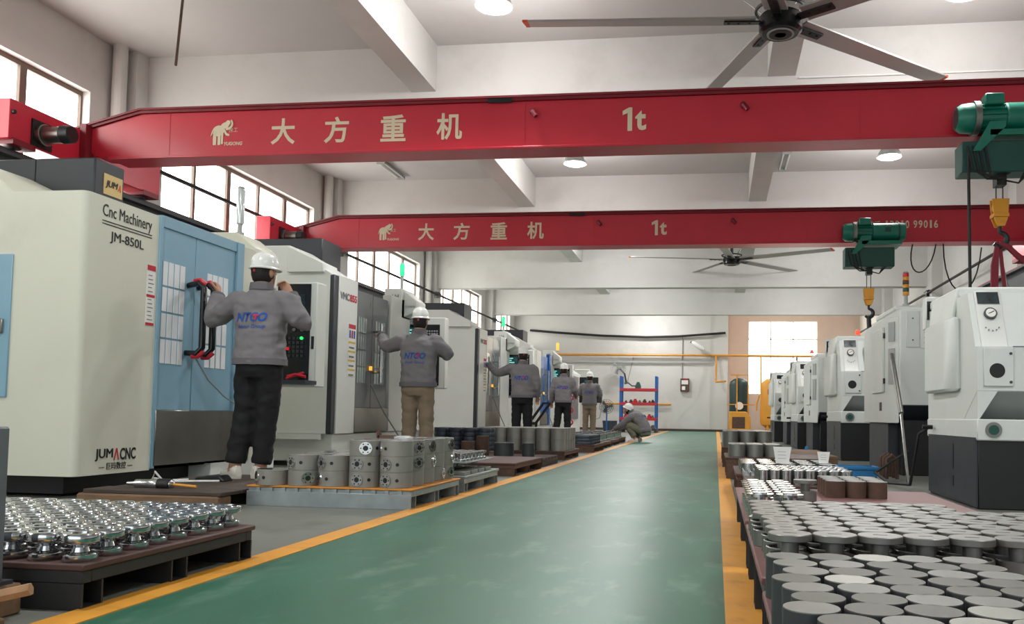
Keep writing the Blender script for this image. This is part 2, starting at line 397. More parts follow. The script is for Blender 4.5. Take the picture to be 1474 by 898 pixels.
def crane(Y, dx, label, phone):
    r = root('overhead_crane', label, 'crane', (0, Y, 3.6), group='red one-tonne overhead cranes')
    z0, z1 = .2, .76
    def P(x): return x
    web = [(-8.2, z0 + .22), (-7.9, z0 + .02), (-7.6, z0), (5.6, z0), (5.6, z1), (-7.3, z1), (-8.2, z1 - .22)]
    part(r, 'girder', MB().prism(web, 'y', -.14, .14), 'crane_red', .006)
    part(r, 'bottom_flange', B(-7.7, 5.6, -.19, .19, z0 - .03, z0), 'crane_red', .004)
    part(r, 'top_flange', MB().prism([(-8.2, z1 - .22), (-7.3, z1), (5.6, z1), (5.6, z1 + .035), (-7.3, z1 + .035), (-8.22, z1 - .185)], 'y', -.17, .17), 'crane_dark_red')
    part(r, 'top_rail', MB().prism([(-8.2, z1 - .185), (-7.3, z1 + .035), (5.6, z1 + .035), (5.6, z1 + .06), (-7.3, z1 + .06), (-8.2, z1 - .16)], 'y', -.19, -.15), 'crane_dark_red')
    part(r, 'splice_plate', B(-2.75, -2.45, -.175, -.165, z1 - .02, z1 + .06), 'black')
    for x in (-6.9, -2.3, 1.6, 3.9): part(r, 'weld_seam', B(x - .006, x + .006, -.144, -.14, z0, z1), 'crane_red')
    for x, m_ in ((-2.2, 'crane_dark_red'), (.28, 'crane_dark_red')):
        part(r, 'lug', MB().cyl((x, -.14, .62), (x, -.19, .62), .035, n=10).cyl((x, -.19, .62), (x + .05, -.2, .55), .028, n=8), m_)
    for x, sgn in ((-8.2, 1), (5.75, -1)):
        e = part(r, 'end_truck', MB().box(x - .14, x + .14, -1.3, 1.3, .08, .55), 'crane_red', .01)
        part(e, 'joint_plate', B(x + sgn * .14, x + sgn * .22, -.25, -.1, .1, .62), 'crane_dark_red')
        for y in (-1.1, 1.1):
            part(e, 'wheel', C((x - .06, y, .1), (x + .06, y, .1), .1, n=18), 'steel_dark')
            part(e, 'wheel_guard', MB().box(x - .16, x + .16, y - .16, y + .16, .03, .1), 'crane_dark_red')
        for y in (-1.26, -.2): part(e, 'bolt', C((x + sgn * .14, y, .4), (x + sgn * .17, y, .4), .025, n=8), 'black')
        mo = part(e, 'travel_motor', MB().cyl((x + sgn * .14, -.85, .26), (x + sgn * .22, -.85, .26), .13, n=18).cyl((x + sgn * .22, -.85, .26), (x + sgn * .44, -.85, .26), .1, n=18), 'stainless', .006)
        part(e, 'motor_flange', B(x + sgn * .13, x + sgn * .16, -1.0, -.7, .1, .42), 'black')
        part(e, 'motor_cap', MB().cyl((x + sgn * .44, -.85, .26), (x + sgn * .56, -.85, .26), .112, .1, n=18), 'black', .008)
    xs = [-5.37, -4.67, -3.94, -3.23]
    for x, s in zip(xs, '大方重机'):
        text(r, 'painted_character', s, 'crane_cream', .4, (x + dx, -.142, .48), fit=(.32, .33), off=.008)
    emblem(r, (-6.17 + dx, -.1415, .5), .2)
    part(r, 'load_mark', MB().prism([(.03, -.14), (.085, -.14), (.085, .14), (.045, .14), (-.03, .1), (-.03, .05), (.03, .075)], 'y', -.144, -.14), 'crane_cream', loc=(-1.09 + dx * .5, 0, .5))
    text(r, 'load_mark', 't', 'crane_cream', .4, (-.905 + dx * .5, -.142, .485), fit=(.13, .24), off=.012)
    if phone:
        text(r, 'phone_characters', '服务电话', 'crane_cream', .2, (2.68, -.142, .5), fit=(.42, .14), off=.003)
        for q, d_ in enumerate('1381099016'): text(r, 'phone_digit', d_, 'crane_cream', .2, (3.0 + q * .088 + (.05 if q > 4 else 0), -.142, .5), fit=(.035 if d_ == '1' else .068, .14), off=.004)
    return r
crane(9.68, 0, 'nearer red overhead crane girder, largest, crossing above the first machines', False)
crane(15.3, -.17, 'second red overhead crane girder with phone number, farther down the hall', True)

def hoist(x, y, label, hook_z, sling):
    r = root('electric_hoist', label, 'hoist', (x, y, 3.92), group='green electric hoists')
    # motor axis along x, beginning at local x=0
    part(r, 'fan_cowl', MB().lathe([(.02, 0), (.12, .0), (.155, .05), (.165, .14), (.16, .2)], axis='x', n=22), 'green_hoist')
    part(r, 'fan_grille', C((-.004, 0, 0), (.004, 0, 0), .1, n=18), 'steel_dark')
    part(r, 'clamp_ring', MB().lathe([(.165, .17), (.185, .17), (.185, .23), (.165, .23)], axis='x', n=22), 'steel')
    mo = part(r, 'motor', C((.2, 0, 0), (.5, 0, 0), .125, n=22), 'green_hoist')
    for i in range(14):
        a = 2 * math.pi * i / 14
        u = Vector((0, math.cos(a), math.sin(a))); v = Vector((0, -math.sin(a), math.cos(a))) * .007
        p = [u * .12 - v, u * .155 - v, u * .155 + v, u * .12 + v]
        part(mo, 'cooling_fin', MB().prism([(q.y, q.z) for q in p], 'x', .21, .49), 'green_hoist')
    part(r, 'terminal_box', MB().box(.26, .46, -.17, -.02, .1, .22), 'green_hoist', .012)
    part(r, 'drum', MB().cyl((.5, 0, 0), (1.06, 0, 0), .158, n=24), 'green_hoist', .012)
    part(r, 'drum_band', MB().cyl((.93, 0, 0), (.96, 0, 0), .166, n=24), 'green_dark')
    part(r, 'label_plate', B(.7, .8, -.161, -.155, -.03, .05), 'green_dark')
    part(r, 'bracket', MB().prism([(.12, -.42), (.2, -.42), (.46, -.16), (.46, -.1), (.3, -.1)], 'y', -.2, -.17).prism([(.3, -.19), (.98, -.19), (.98, -.25), (.3, -.25)], 'y', -.2, .3), 'green_hoist')
    part(r, 'trolley', MB().box(.35, .85, .16, .6, -.24, -.18).box(.35, .85, .57, .6, -.18, .12).cyl((.45, .52, -.08), (.45, .57, -.08), .05, n=12).cyl((.75, .52, -.08), (.75, .57, -.08), .05, n=12), 'green_dark')
    part(r, 'control_box', MB().box(.02, .86, -.16, .12, -.64, -.3), 'green_dark', .01)
    part(r, 'rope_guide', MB().box(.4, .5, -.08, .06, -.76, -.64), 'black')
    for i in range(4):
        a = .02 + .06 * i
        part(r, 'cable', MB().tube([(.05 + a, -.18, -.36), (.1 + a, -.2, -.6 - a * .5), (.25 + a, -.18, -.72), (.42, -.1, -.7)], .011, 6), 'black_rubber')
    for i in range(3):
        part(r, 'cable', MB().tube([(.48, -.1, -.66), (.56 + i * .05, -.14, -.56), (.66 + i * .03, -.14, -.64), (.6, -.14, -.76), (.48, -.1, -.72)], .01, 6), 'black_rubber')
    hz = hook_z - 3.92
    for dx in (-.035, .035): part(r, 'rope', C((.45 + dx, 0, -.7), (.45 + dx, 0, hz + .24), .007, n=6), 'steel_dark')
    hb = part(r, 'hook_block', MB().prism([(.36, hz + .3), (.54, hz + .3), (.52, hz + .08), (.49, hz), (.41, hz), (.38, hz + .08)], 'y', -.05, -.035).prism([(.36, hz + .3), (.54, hz + .3), (.52, hz + .08), (.49, hz), (.41, hz), (.38, hz + .08)], 'y', .035, .05).box(.37, .53, -.07, .07, hz + .1, hz + .14), 'hook_orange', .004)
    part(hb, 'pulley', C((.45, -.03, hz + .21), (.45, .03, hz + .21), .075, n=16), 'hook_orange')
    hk = [(.45, 0, hz + .02), (.45, 0, hz - .06)] + [(.45 + .075 * math.sin(t), 0, hz - .135 + .075 * math.cos(t)) for t in [i * .45 for i in range(0, 10)]]
    part(r, 'hook', MB().tube(hk, [.022, .02] + [.022 + .012 * math.sin(min(math.pi, i / 9 * math.pi)) for i in range(10)], 8), 'black')
    if sling: pass
    else: part(r, 'hook_shackle', MB().tube([(.45, 0, hz - .2), (.46, 0, hz - .45)], .04, 8), 'black')
    return r
HO1 = hoist(2.58, 9.35, 'large green electric hoist on the nearer crane, red sling on its hook', 2.72, True)
hoist(2.2, 14.95, 'smaller-looking green electric hoist in front of the phone number on the second crane', 2.62, False)
t = root('lifting_sling', 'dark red webbing lifting sling hanging from the near crane hook', 'sling', (3.02, 9.35, 1.4))
part(t, 'strap', MB().prism([(-.03, 1.15), (.0, 1.17), (-.02, .4), (-.09, .4), (-.08, .9)], 'y', -.02, .02), 'sling_red')
part(t, 'strap', MB().prism([(.0, 1.15), (.03, 1.15), (.1, .4), (.06, .4)], 'y', .0, .03), 'sling_red')
part(t, 'knot', MB().tube([(.0, -.02, 1.14), (.08, -.03, 1.1), (.2, -.03, .98), (.3, -.01, .93)], [.02, .03, .034, .04], 8), 'sling_red')
part(HO1, 'pendant_cable', MB().tube([(.08, -.175, -.42), (.085, -.185, -1.5), (.09, -.2, -2.7)], .017, 8), 'black_rubber')
# festoon cables below second crane
fest = [((3.45, 3.75), (3.3, 3.1), (3.75, 3.05), (3.85, 3.75)), ((4.0, 3.78), (4.0, 2.7), (4.55, 2.6), (4.65, 3.7)), ((5.0, 3.75), (5.05, 3.2), (5.2, 2.7), (5.3, 2.6)), ((6.0, 3.75), (5.95, 3.2), (5.9, 2.8), (5.85, 2.6))]
for i, pts in enumerate(fest):
    p = []
    for j in range(13):
        u = j / 12; b = [(1 - u) ** 3, 3 * u * (1 - u) ** 2, 3 * u * u * (1 - u), u ** 3]
        p.append((sum(b[q] * pts[q][0] for q in range(4)), 15.2 + .1 * i, sum(b[q] * pts[q][1] for q in range(4))))
    thing('festoon_cable', ['cable loop hanging closest to the farther hoist', 'deep cable loop reaching down by the tower lamp', 'single cable dropping right of the deep loop', 'cable dropping at far right below the second crane'][i], 'cable', MB().tube(p, .012, 6), 'black_rubber' if i < 2 else 'cable_grey')

# ---------------------------------------------------------------- ceiling fans
def fan(x, y, z, a0, label):
    r = root('ceiling_fan', label, 'fan', (x, y, z), group='large five-blade ceiling fans')
    part(r, 'hub', MB().lathe([(.05, -.2), (.2, -.2), (.235, -.17), (.24, -.03), (.22, 0), (.05, 0)], n=32), 'black_gloss')
    c = part(r, 'hub_cap', C((0, 0, -.202), (0, 0, -.212), .15, n=28), 'grey_plastic')
    part(c, 'cap_ring', MB().lathe([(.1, -.216), (.125, -.216), (.125, -.212), (.1, -.212)], n=28), 'black')
    part(c, 'cap_emblem', MB().lathe([(.035, -.216), (.06, -.216), (.06, -.212), (.035, -.212)], n=20), 'red_plastic')
    part(r, 'down_rod', C((0, 0, 0), (0, 0, 5.34 - z), .045, n=12), 'black')
    part(r, 'motor_ring', MB().tube([(.27 * math.cos(i * math.pi / 12), .27 * math.sin(i * math.pi / 12), .06) for i in range(25)], .018, 6), 'black')
    for i in range(4):
        a = math.pi / 4 + i * math.pi / 2
        part(r, 'guy_wire', C((.2 * math.cos(a), .2 * math.sin(a), .06), (1.1 * math.cos(a), 1.1 * math.sin(a), ZC - z), .008, n=6), 'bright_steel')
    bl = MB().prism([(.28, -.13), (2.8, -.1), (2.8, .1), (.28, .13)], 'z', -.012, .012)
    # pitch
    def pitch(mb, t=-.16):
        mb.v = [(a, b * math.cos(t), c + b * math.sin(t)) for a, b, c in mb.v]; return mb
    me = pitch(bl).mesh('blade', 'fan_grey', .004)
    mt = pitch(MB().prism([(2.8, -.1), (2.84, -.1), (2.86, .1), (2.8, .1)], 'z', -.013, .013)).mesh('blade_tip', 'tip_orange')
    mk = pitch(MB().box(.2, .62, -.05, .05, -.03, -.012).cyl((.34, 0, -.03), (.34, 0, -.04), .016, n=8).cyl((.46, 0, -.03), (.46, 0, -.04), .016, n=8).cyl((.57, 0, -.03), (.57, 0, -.04), .016, n=8)).mesh('blade_bracket', 'black')
    for i in range(5):
        b = ob('blade', me, r, (0, 0, -.05), math.radians(a0 + 72 * i))
        ob('blade_tip', mt, b); ob('blade_bracket', mk, b)
fan(.67, 9.11, 5.05, 40, 'large grey ceiling fan with black hub above the nearer crane')
fan(.4, 22.95, 5.03, 46, 'distant ceiling fan seen below the second crane')

# ---------------------------------------------------------------- lamps
def lamp(x, y, label, z=5.5):
    r = root('pendant_lamp', label, 'lamp', (x, y, z), group='bell-shaped high bay lamps')
    part(r, 'shade', MB().lathe([(.225, -.0), (.23, .01), (.205, .07), (.13, .18), (.075, .28), (.065, .28), (.12, .175), (.195, .065), (.215, .0)], n=28), 'lamp_glass')
    part(r, 'diffuser', MB().lathe([(.0, -.035), (.1, -.03), (.17, -.015), (.215, .004), (.17, .012), (0, .012)], n=28), 'bulb')
    part(r, 'socket', C((0, 0, .27), (0, 0, .4), .055, .045, n=14), 'grey_plastic')
    part(r, 'stem', C((0, 0, .4), (0, 0, ZC - z), .012, n=8), 'black')
    for kind, watt in (('SPOT', LAMP_W), ('POINT', LAMP_SIDE_W)):
        ld = bpy.data.lights.new('lamp_light', kind); ld.energy = watt; ld.shadow_soft_size = .12; ld.color = (1, 1, .99)
        if kind == 'SPOT': ld.spot_size = math.radians(172); ld.spot_blend = 1.0
        lo = bpy.data.objects.new('lamp_light', ld); col.objects.link(lo); lo.parent = r; lo.location = (0, 0, -.2)
    return r
for x, y, l in ((-2.69, 9.46, 'bell lamp in front of the nearer crane, left of the fan'), (2.78, 9.67, 'bell lamp at the top edge right of the big fan'),
                (-2.76, 15.7, 'bell lamp below the nearer crane, left of centre'), (3.16, 15.74, 'bell lamp below the nearer crane, near the large hoist'),
                (-2.76, 22.3, 'bell lamp high in the bay behind the second crane, left'), (3.1, 22.3, 'bell lamp high in the bay behind the second crane, right'),
                (-2.76, 29, 'bell lamp in the bay before the last beam, left'), (3.1, 29, 'bell lamp in the bay before the last beam, right'),
                (-2.76, 34.2, 'added unseen bell lamp above the storage rack, brightening the back wall'), (3.1, 34.6, 'added unseen bell lamp above the air tanks, brightening the back'),  # this pair is added, hidden behind the last beam, to brighten the back wall
                (-2.7, 2.6, 'bell lamp above the near pallets, left'), (2.8, 2.6, 'bell lamp above the near pallets, right')):
    lamp(x, y, l)
for x, y, l in ((-7.1, 16.55, 'bare fluorescent tube fitting on the ceiling near the left windows'), (1.36, 16.55, 'bare fluorescent tube fitting on the ceiling right of the middle beam')):
    r = root('tube_light', l, 'lamp', (x, y, ZC))
    part(r, 'housing', B(-.05, .05, 0, 1.2, -.06, 0), 'grey_plastic', .005)
    for d in (-.06, .06): part(r, 'tube', C((d, .03, -.08), (d, 1.17, -.08), .016, n=8), 'white_plastic')
    for y2 in (.03, 1.17): part(r, 'end_holder', B(-.09, .09, y2 - .02, y2 + .02, -.11, -.04), 'grey_plastic')
thing('ceiling_wire', 'thin rusty rod hanging from the ceiling near the windows', 'rod', MB().tube([(-5.7, 8, ZC), (-5.7, 8, 5.0), (-5.75, 8, 4.27)], .014, 6), 'rust')
thing('beam_conduit', 'thin white conduit across the first ceiling beam behind the big fan', 'conduit', C((1.1, 11.43, 5.3), (6.2, 11.43, 5.3), .012, n=6), 'white_plastic')
thing('ceiling_hook', 'small twisted wire hook on the ceiling', 'hook', MB().tube([(-4.95, 9, ZC), (-5.0, 9, 6.0), (-4.92, 9, 5.9), (-5.0, 9, 5.8)], .01, 6), 'black')

# ---------------------------------------------------------------- left machines
def pane_grid(parent, x, y0, y1, z0, z1, nc, nr, mat, gap=.012, th=.006):
    dy, dz = (y1 - y0) / nc, (z1 - z0) / nr
    me = B(0, th, 0, dy - gap, 0, dz - gap).mesh('pane', mat)
    for i in range(nc):
        for j in range(nr): ob('pane', me, parent, (x, y0 + i * dy + gap / 2, z0 + j * dz + gap / 2))
def keypad(parent, x, y, z, nc, nr, d, mat='grey_plastic', special=()):
    me = B(0, d * .6, -.012, 0, 0, d * .6).mesh('key', mat)
    for i in range(nc):
        for j in range(nr): ob('key', me, parent, (x + i * d, y, z + j * d))
def signal_lamp(name, label, loc, mat, h=.18, pole=.2, tiers=None):
    r = root(name, label, 'signal lamp', loc)
    part(r, 'pole', MB().cyl((0, 0, 0), (0, 0, pole), .022, n=10).cyl((0, 0, 0), (0, 0, .02), .04, n=12), 'grey_plastic')
    if tiers:
        for i, t in enumerate(tiers): part(r, 'tier', C((0, 0, pole + i * h / len(tiers)), (0, 0, pole + (i + 1) * h / len(tiers) - .004), .035, n=14), t)
    else: part(r, 'lens', MB().lathe([(.032, pole), (.036, pole + .02), (.036, pole + h - .02), (.025, pole + h)], n=14), mat)
    part(r, 'cap', C((0, 0, pole + h), (0, 0, pole + h + .015), .034, .025, n=14), 'grey_plastic')
    return r
# --- cream machine with blue doors
m1 = root('machining_centre', 'cream machining centre with pale blue sliding doors, nearest on the left', 'machine', (-4.2, 5.0, 0))
n = 10; pts = [(-.045 + .045 * math.cos(-math.pi / 2 + i * math.pi / 2 / n), .045 + .045 * math.sin(-math.pi / 2 + i * math.pi / 2 / n)) for i in range(n + 1)]
part(m1, 'enclosure', MB().prism([(-2.6, 0)] + pts + [(0, .735), (-.06, .735), (-.06, 1.86), (0, 1.86), (0, 2.06), (-2.6, 2.06)], 'z', .15, 2.07), 'cream')
part(m1, 'enclosure_foot', B(-2.4, -.2, .15, 1.95, .02, .15), 'black')
part(m1, 'foot_skirt', B(-.5, .0, 1.5, 2.5, .02, .16), 'panel_white')
part(m1, 'roof_slope', MB().prism([(-2.6, 2.07), (-.72, 2.07), (-.95, 2.28), (-1.3, 2.44), (-1.8, 2.52), (-2.6, 2.55)], 'y', .25, .95), 'cream', .01)
hd = part(m1, 'head_cover', MB().box(-2.2, -.78, 1.0, 1.34, 2.07, 2.63), 'charcoal', .012)
part(hd, 'cover_seam', B(-1.32, -1.31, .995, 1.0, 2.1, 2.62), 'black')
part(hd, 'name_plate', B(-.78, -.775, 1.1, 1.31, 2.36, 2.53), 'gold_plate')
text(hd, 'plate_text', 'JUM', 'ink_black', .1, (-.772, 1.185, 2.445), '+x', fit=(.14, .07), shear=.2, off=.002)
text(hd, 'plate_text', 'A', 'tip_orange', .1, (-.772, 1.275, 2.445), '+x', fit=(.035, .06), shear=.2)
part(m1, 'side_door', B(-.98, -.52, -.012, 0, .67, 1.64), 'blue_paint', .004)
part(m1, 'side_latch', MB().box(-.585, -.56, -.03, -.012, 1.1, 1.2), 'steel', .006)
part(m1, 'door_frame', MB().box(-.06, .012, .735, .775, .16, 2.08).box(-.06, .012, 1.77, 1.865, .16, 2.09).box(-.06, .0, .775, 1.77, 2.0, 2.09), 'blue_paint', .004)
part(m1, 'door_track', B(-.09, -.06, .735, 1.865, .15, 2.0), 'black')
for y0, y1, wy in ((.778, 1.205, (.80, 1.08)), (1.212, 1.765, (1.36, 1.665))):
    d = part(m1, 'door', MB().box(-.05, -.01, y0, y1, .6, 2.0), 'blue_paint', .004)
    pane_grid(d, -.011, wy[0], wy[1], .95, 1.75, 4, 4, 'frosted', .016)
part(m1, 'splash_panel', B(-.02, .02, .76, 1.8, .18, .6), 'stainless', .004)
for y, gx in ((1.12, 0), (1.25, -.01)):
    h = part(m1, 'door_handle', MB().tube([(-.01, y, 1.6), (.1, y - .02, 1.62), (.13, y, 1.58), (.13, y, 1.1), (.1, y - .02, 1.05), (-.01, y, 1.06)], [.022, .028, .026, .026, .028, .022], 10), 'black_gloss')
    part(h, 'handle_tip', MB().tube([(.06, y - .02, 1.632), (.11, y - .02, 1.642), (.145, y, 1.61)], .02, 8), 'red_plastic')
    part(h, 'handle_tip', MB().tube([(.06, y - .02, 1.03), (.11, y - .02, 1.03), (.145, y, 1.07)], .02, 8), 'red_plastic')
text(m1, 'machine_lettering', 'Cnc Machinery', 'ink_black', .1, (.002, .40, 1.965), '+x', fit=(.50, .11))
text(m1, 'machine_lettering', 'JM-850L', 'ink_black', .1, (.002, .40, 1.80), '+x', fit=(.34, .085), off=.0005)
for z in (1.88, 1.9): part(m1, 'rule_line', B(0, .003, .15, .655, z, z + .006), 'ink_black')
text(m1, 'brand_lettering', 'JUM', 'ink_black', .1, (.002, .265, .285), '+x', fit=(.17, .085), off=.0022)
text(m1, 'brand_lettering', 'Λ', 'ink_red', .1, (.002, .385, .285), '+x', fit=(.055, .085), off=.0022)
text(m1, 'brand_lettering', 'CNC', 'ink_black', .1, (.002, .5, .285), '+x', fit=(.16, .085), off=.0022)
text(m1, 'brand_characters', '— 巨玛数控 —', 'ink_black', .06, (.002, .385, .205), '+x', fit=(.33, .05))
st = part(m1, 'warning_sticker', B(0, .003, .62, .71, 1.23, 1.68), 'sign_white')
for z0, z1 in ((1.64, 1.68), (1.44, 1.46), (1.23, 1.25)): part(st, 'sticker_band', B(.003, .0045, .62, .71, z0, z1), 'sign_red')
for j in range(12):
    z = 1.27 + j * .03
    if abs(z - 1.45) > .02: part(st, 'sticker_line', B(.003, .0045, .635, .695 - .01 * (j % 3), z, z + .006), 'ink_grey')
part(m1, 'end_column', MB().prism([(-2.6, .15), (-.0, .15), (-.0, 2.1), (-.2, 2.25), (-2.6, 2.25)], 'y', 2.06, 2.45), 'cream', .01)
cp = part(m1, 'control_cabinet', MB().box(.02, .43, 2.42, 2.62, .84, 1.84), 'panel_white', .01)
part(cp, 'control_face', B(.035, .37, 2.405, 2.42, .86, 1.82), 'black_gloss', .004)
part(cp, 'control_screen', B(.1, .32, 2.4, 2.405, 1.5, 1.72), 'screen_dark')
part(cp, 'arm', B(-.3, .1, 2.5, 2.62, 1.35, 1.5), 'panel_white')
keypad(cp, .08, 2.405, 1.12, 6, 5, .042, 'charcoal')
for x, z, m_ in ((.1, 1.38, 'button_red'), (.16, 1.2, 'button_red'), (.22, 1.38, 'steel'), (.3, 1.3, 'button_green'), (.3, 1.38, 'steel')):
    part(cp, 'push_button', C((x, 2.405, z), (x, 2.385, z), .016, n=12), m_)
part(cp, 'pen_slot', B(.385, .41, 2.412, 2.42, 1.2, 1.32), 'black')
thing('pliers', 'pair of red-handled pliers on the cream machine control shelf', 'pliers', MB().tube([(-3.98, 7.3, .93), (-3.9, 7.3, .95), (-3.8, 7.3, .93)], .016, 6).tube([(-3.98, 7.28, .91), (-3.9, 7.3, .945), (-3.83, 7.32, .97)], .012, 6), 'red_plastic')
part(m1, 'control_shelf', B(.12, .45, 2.2, 2.42, .86, .895), 'charcoal')
signal_lamp('signal_lamp', 'unlit clear signal lamp on top of the cream machine', (-4.45, 7.2, 2.255), 'lamp_glass', .34, .1)

# --- grey-white machining centres
def vmc(y, label, text1, text2, accent='charcoal', door='door_grey', big=True, sticker=True):
    r = root('machining_centre', label, 'machine', (-4.2, y, 0), group='machining centres in the left row')
    part(r, 'enclosure', MB().prism([(-2.4, .36), (-.03, .36), (-.03, 2.14), (-.1, 2.18), (-.55, 2.46), (-2.4, 2.46)], 'y', 0, .58), 'panel_white', .008)
    part(r, 'enclosure_rear', MB().prism([(-2.4, .36), (-.08, .36), (-.08, 2.06), (-.5, 2.12), (-2.4, 2.12)], 'y', .58, 2.3), 'panel_white')
    part(r, 'machine_bed', B(-2.2, -.02, .1, 2.35, .05, .36), 'panel_white', .01)
    part(r, 'bed_recess', B(-2.1, -.06, .15, 2.3, 0, .05), 'black')
    part(r, 'side_step', B(-2.0, -.1, -.03, .0, .3, .36), 'panel_white')
    part(r, 'side_pod', MB().prism([(-.54, 2.15), (-.12, 2.15), (-.12, 2.25), (-.54, 2.44)], 'y', -.06, .3), 'panel_white', .006)
    part(r, 'head_cover', MB().box(-1.5, -.44, .55, 1.05, 2.3, 2.66), 'charcoal', .01)
    part(r, 'corner_strip', B(-.06, .0, -.004, .1, .36, 2.13), accent, .01)
    part(r, 'front_panel', B(-.05, .01, .1, .58, .36, 2.14), 'panel_white', .006)
    part(r, 'door_track', B(-.12, -.06, .58, 1.62, .36, 2.06), 'black')
    for y0, y1, wy in ((.585, 1.06, (.64, .9)), (1.065, 1.53, (1.14, 1.46))):
        d = part(r, 'door', B(-.05, -.01, y0, y1, .66, 2.05), door, .004)
        if big: pane_grid(d, -.0105, wy[0], wy[1], .95, 1.75, 4, 4, 'glass_dark', .018)
    part(r, 'splash_panel', B(-.03, .012, .585, 1.6, .37, .66), 'stainless', .004)
    h = part(r, 'door_handle', MB().cyl((.1, 1.1, .97), (.1, 1.1, 1.7), .02, n=10).cyl((-.01, 1.1, 1.1), (.1, 1.1, 1.1), .014, n=8).cyl((-.01, 1.1, 1.6), (.1, 1.1, 1.6), .014, n=8), 'bright_steel')
    part(r, 'front_column', MB().box(-.12, .0, 1.62, 2.3, .36, 2.14), 'panel_white', .008)
    if big:
        part(r, 'beacon', C((.0, 1.02, 1.12), (.0, 1.02, 1.17), .022, n=12), 'lamp_amber')
        hb = part(r, 'head_box', MB().prism([(-.25, 1.88), (.0, 1.88), (.0, 2.28), (-.25, 2.28)], 'y', 1.98, 2.4).prism([(0, 1.9), (.18, 1.98), (.18, 2.12), (.0, 2.26)], 'y', 2.05, 2.4), 'panel_white', .008)
        for i in range(5): part(hb, 'vent_stripe', B(-.14 + i * .02, -.128 + i * .02, 1.975, 1.98, 1.98 + i * .01, 2.2 - .02 * (i % 2)), 'ink_grey')
        text(hb, 'side_lettering', 'DTM850', 'ink_grey', .05, (.09, 2.045, 2.04), fit=(.13, .03))
        cp = part(r, 'control_cabinet', MB().box(-.2, .47, 2.42, 2.56, .95, 1.94), 'panel_white', .012)
        part(cp, 'control_face', B(-.13, .39, 2.405, 2.42, .99, 1.84), 'black_gloss', .004)
        part(cp, 'control_screen', B(-.1, .14, 2.4, 2.405, 1.55, 1.8), 'screen')
        for q in range(5): part(cp, 'screen_digits', B(-.08, .02 + .03 * (q % 3), 2.398, 2.4, 1.585 + q * .042, 1.605 + q * .042), 'screen_digit')
        keypad(cp, .2, 2.405, 1.52, 5, 7, .036, 'grey_plastic'); keypad(cp, -.1, 2.405, 1.06, 8, 4, .05, 'charcoal')
        for x, z, m_ in ((-.08, 1.35, 'button_green'), (.0, 1.35, 'steel'), (.1, 1.35, 'button_red')): part(cp, 'push_button', C((x, 2.405, z), (x, 2.385, z), .018, n=12), m_)
        part(r, 'handwheel_pendant', MB().box(-.12, -.0, 2.28, 2.36, .95, 1.22).cyl((-.06, 2.28, 1.02), (-.06, 2.24, 1.02), .04, n=14), 'black', .01)
        part(r, 'pendant_cable', MB().tube([(-.06, 2.32, .96), (-.05, 2.32, .6), (-.02, 2.3, .3), (.05, 2.4, .2)], .012, 6), 'black_rubber')
        part(r, 'side_cabinet', B(-.3, -.04, 2.3, 2.42, .5, .95), 'panel_white', .008)
        part(r, 'air_hose', MB().tube([(.02, 1.0, .95), (.1, 1.25, .6), (.12, 1.7, .3), (.05, 2.0, .2)], .009, 6), 'cable_grey')
    if text1:
        text(r, 'model_lettering', text1, 'ink_grey', .1, (.012, .24, 1.92), '+x', fit=(.24, .085), off=.004)
        text(r, 'model_lettering', text2, 'ink_red', .1, (.012, .46, 1.92), '+x', fit=(.19, .085), off=.004)
    if sticker:
        s = part(r, 'warning_sticker', B(.01, .013, .36, .54, 1.02, 1.62), 'sign_white')
        part(s, 'sticker_band', B(.013, .0145, .36, .54, 1.57, 1.62), 'sign_red')
        for i, m_ in enumerate(('sign_blue', 'sign_red', 'sign_blue')): part(s, 'sticker_symbol', B(.013, .0145, .375 + i * .057, .415 + i * .057, 1.46, 1.55), m_)
        for i in range(4): part(s, 'sticker_band', B(.013, .0145, .36, .54, 1.4 - i * .105, 1.42 - i * .105), 'sign_yellow')
        for i in range(4): part(s, 'sticker_line', B(.013, .0145, .38, .51, 1.34 - i * .105, 1.36 - i * .105), 'ink_grey')
    return r
v2 = vmc(8.66, 'grey-white machining centre with dark doors and red 855 lettering, second on the left', 'VMC', '855')
v3 = vmc(14.25, 'grey-white machining centre with dark doors, third on the left, behind the khaki-trousered worker', 'VMC', '855')
v4 = vmc(19.0, 'white machining centre with blue door column, fourth on the left', '', '', accent='panel_white', door='rack_blue', sticker=False)
signal_lamp('signal_lamp', 'green-lit signal lamp on the second machine, below the nearest window bay', (-4.33, 10.95, 2.282), 'lamp_green', .17, .22)
signal_lamp('signal_lamp', 'green-lit signal lamp on the third machine', (-4.33, 16.5, 2.282), 'lamp_green', .2, .12)
signal_lamp('signal_lamp', 'amber-lit signal lamp on the blue-doored fourth machine', (-4.1, 21.2, 2.27), 'lamp_amber', .2, .02)
v4b = part(v4, 'blue_column', B(-.06, .03, 1.53, 1.75, .36, 2.14), 'rack_blue', .008)
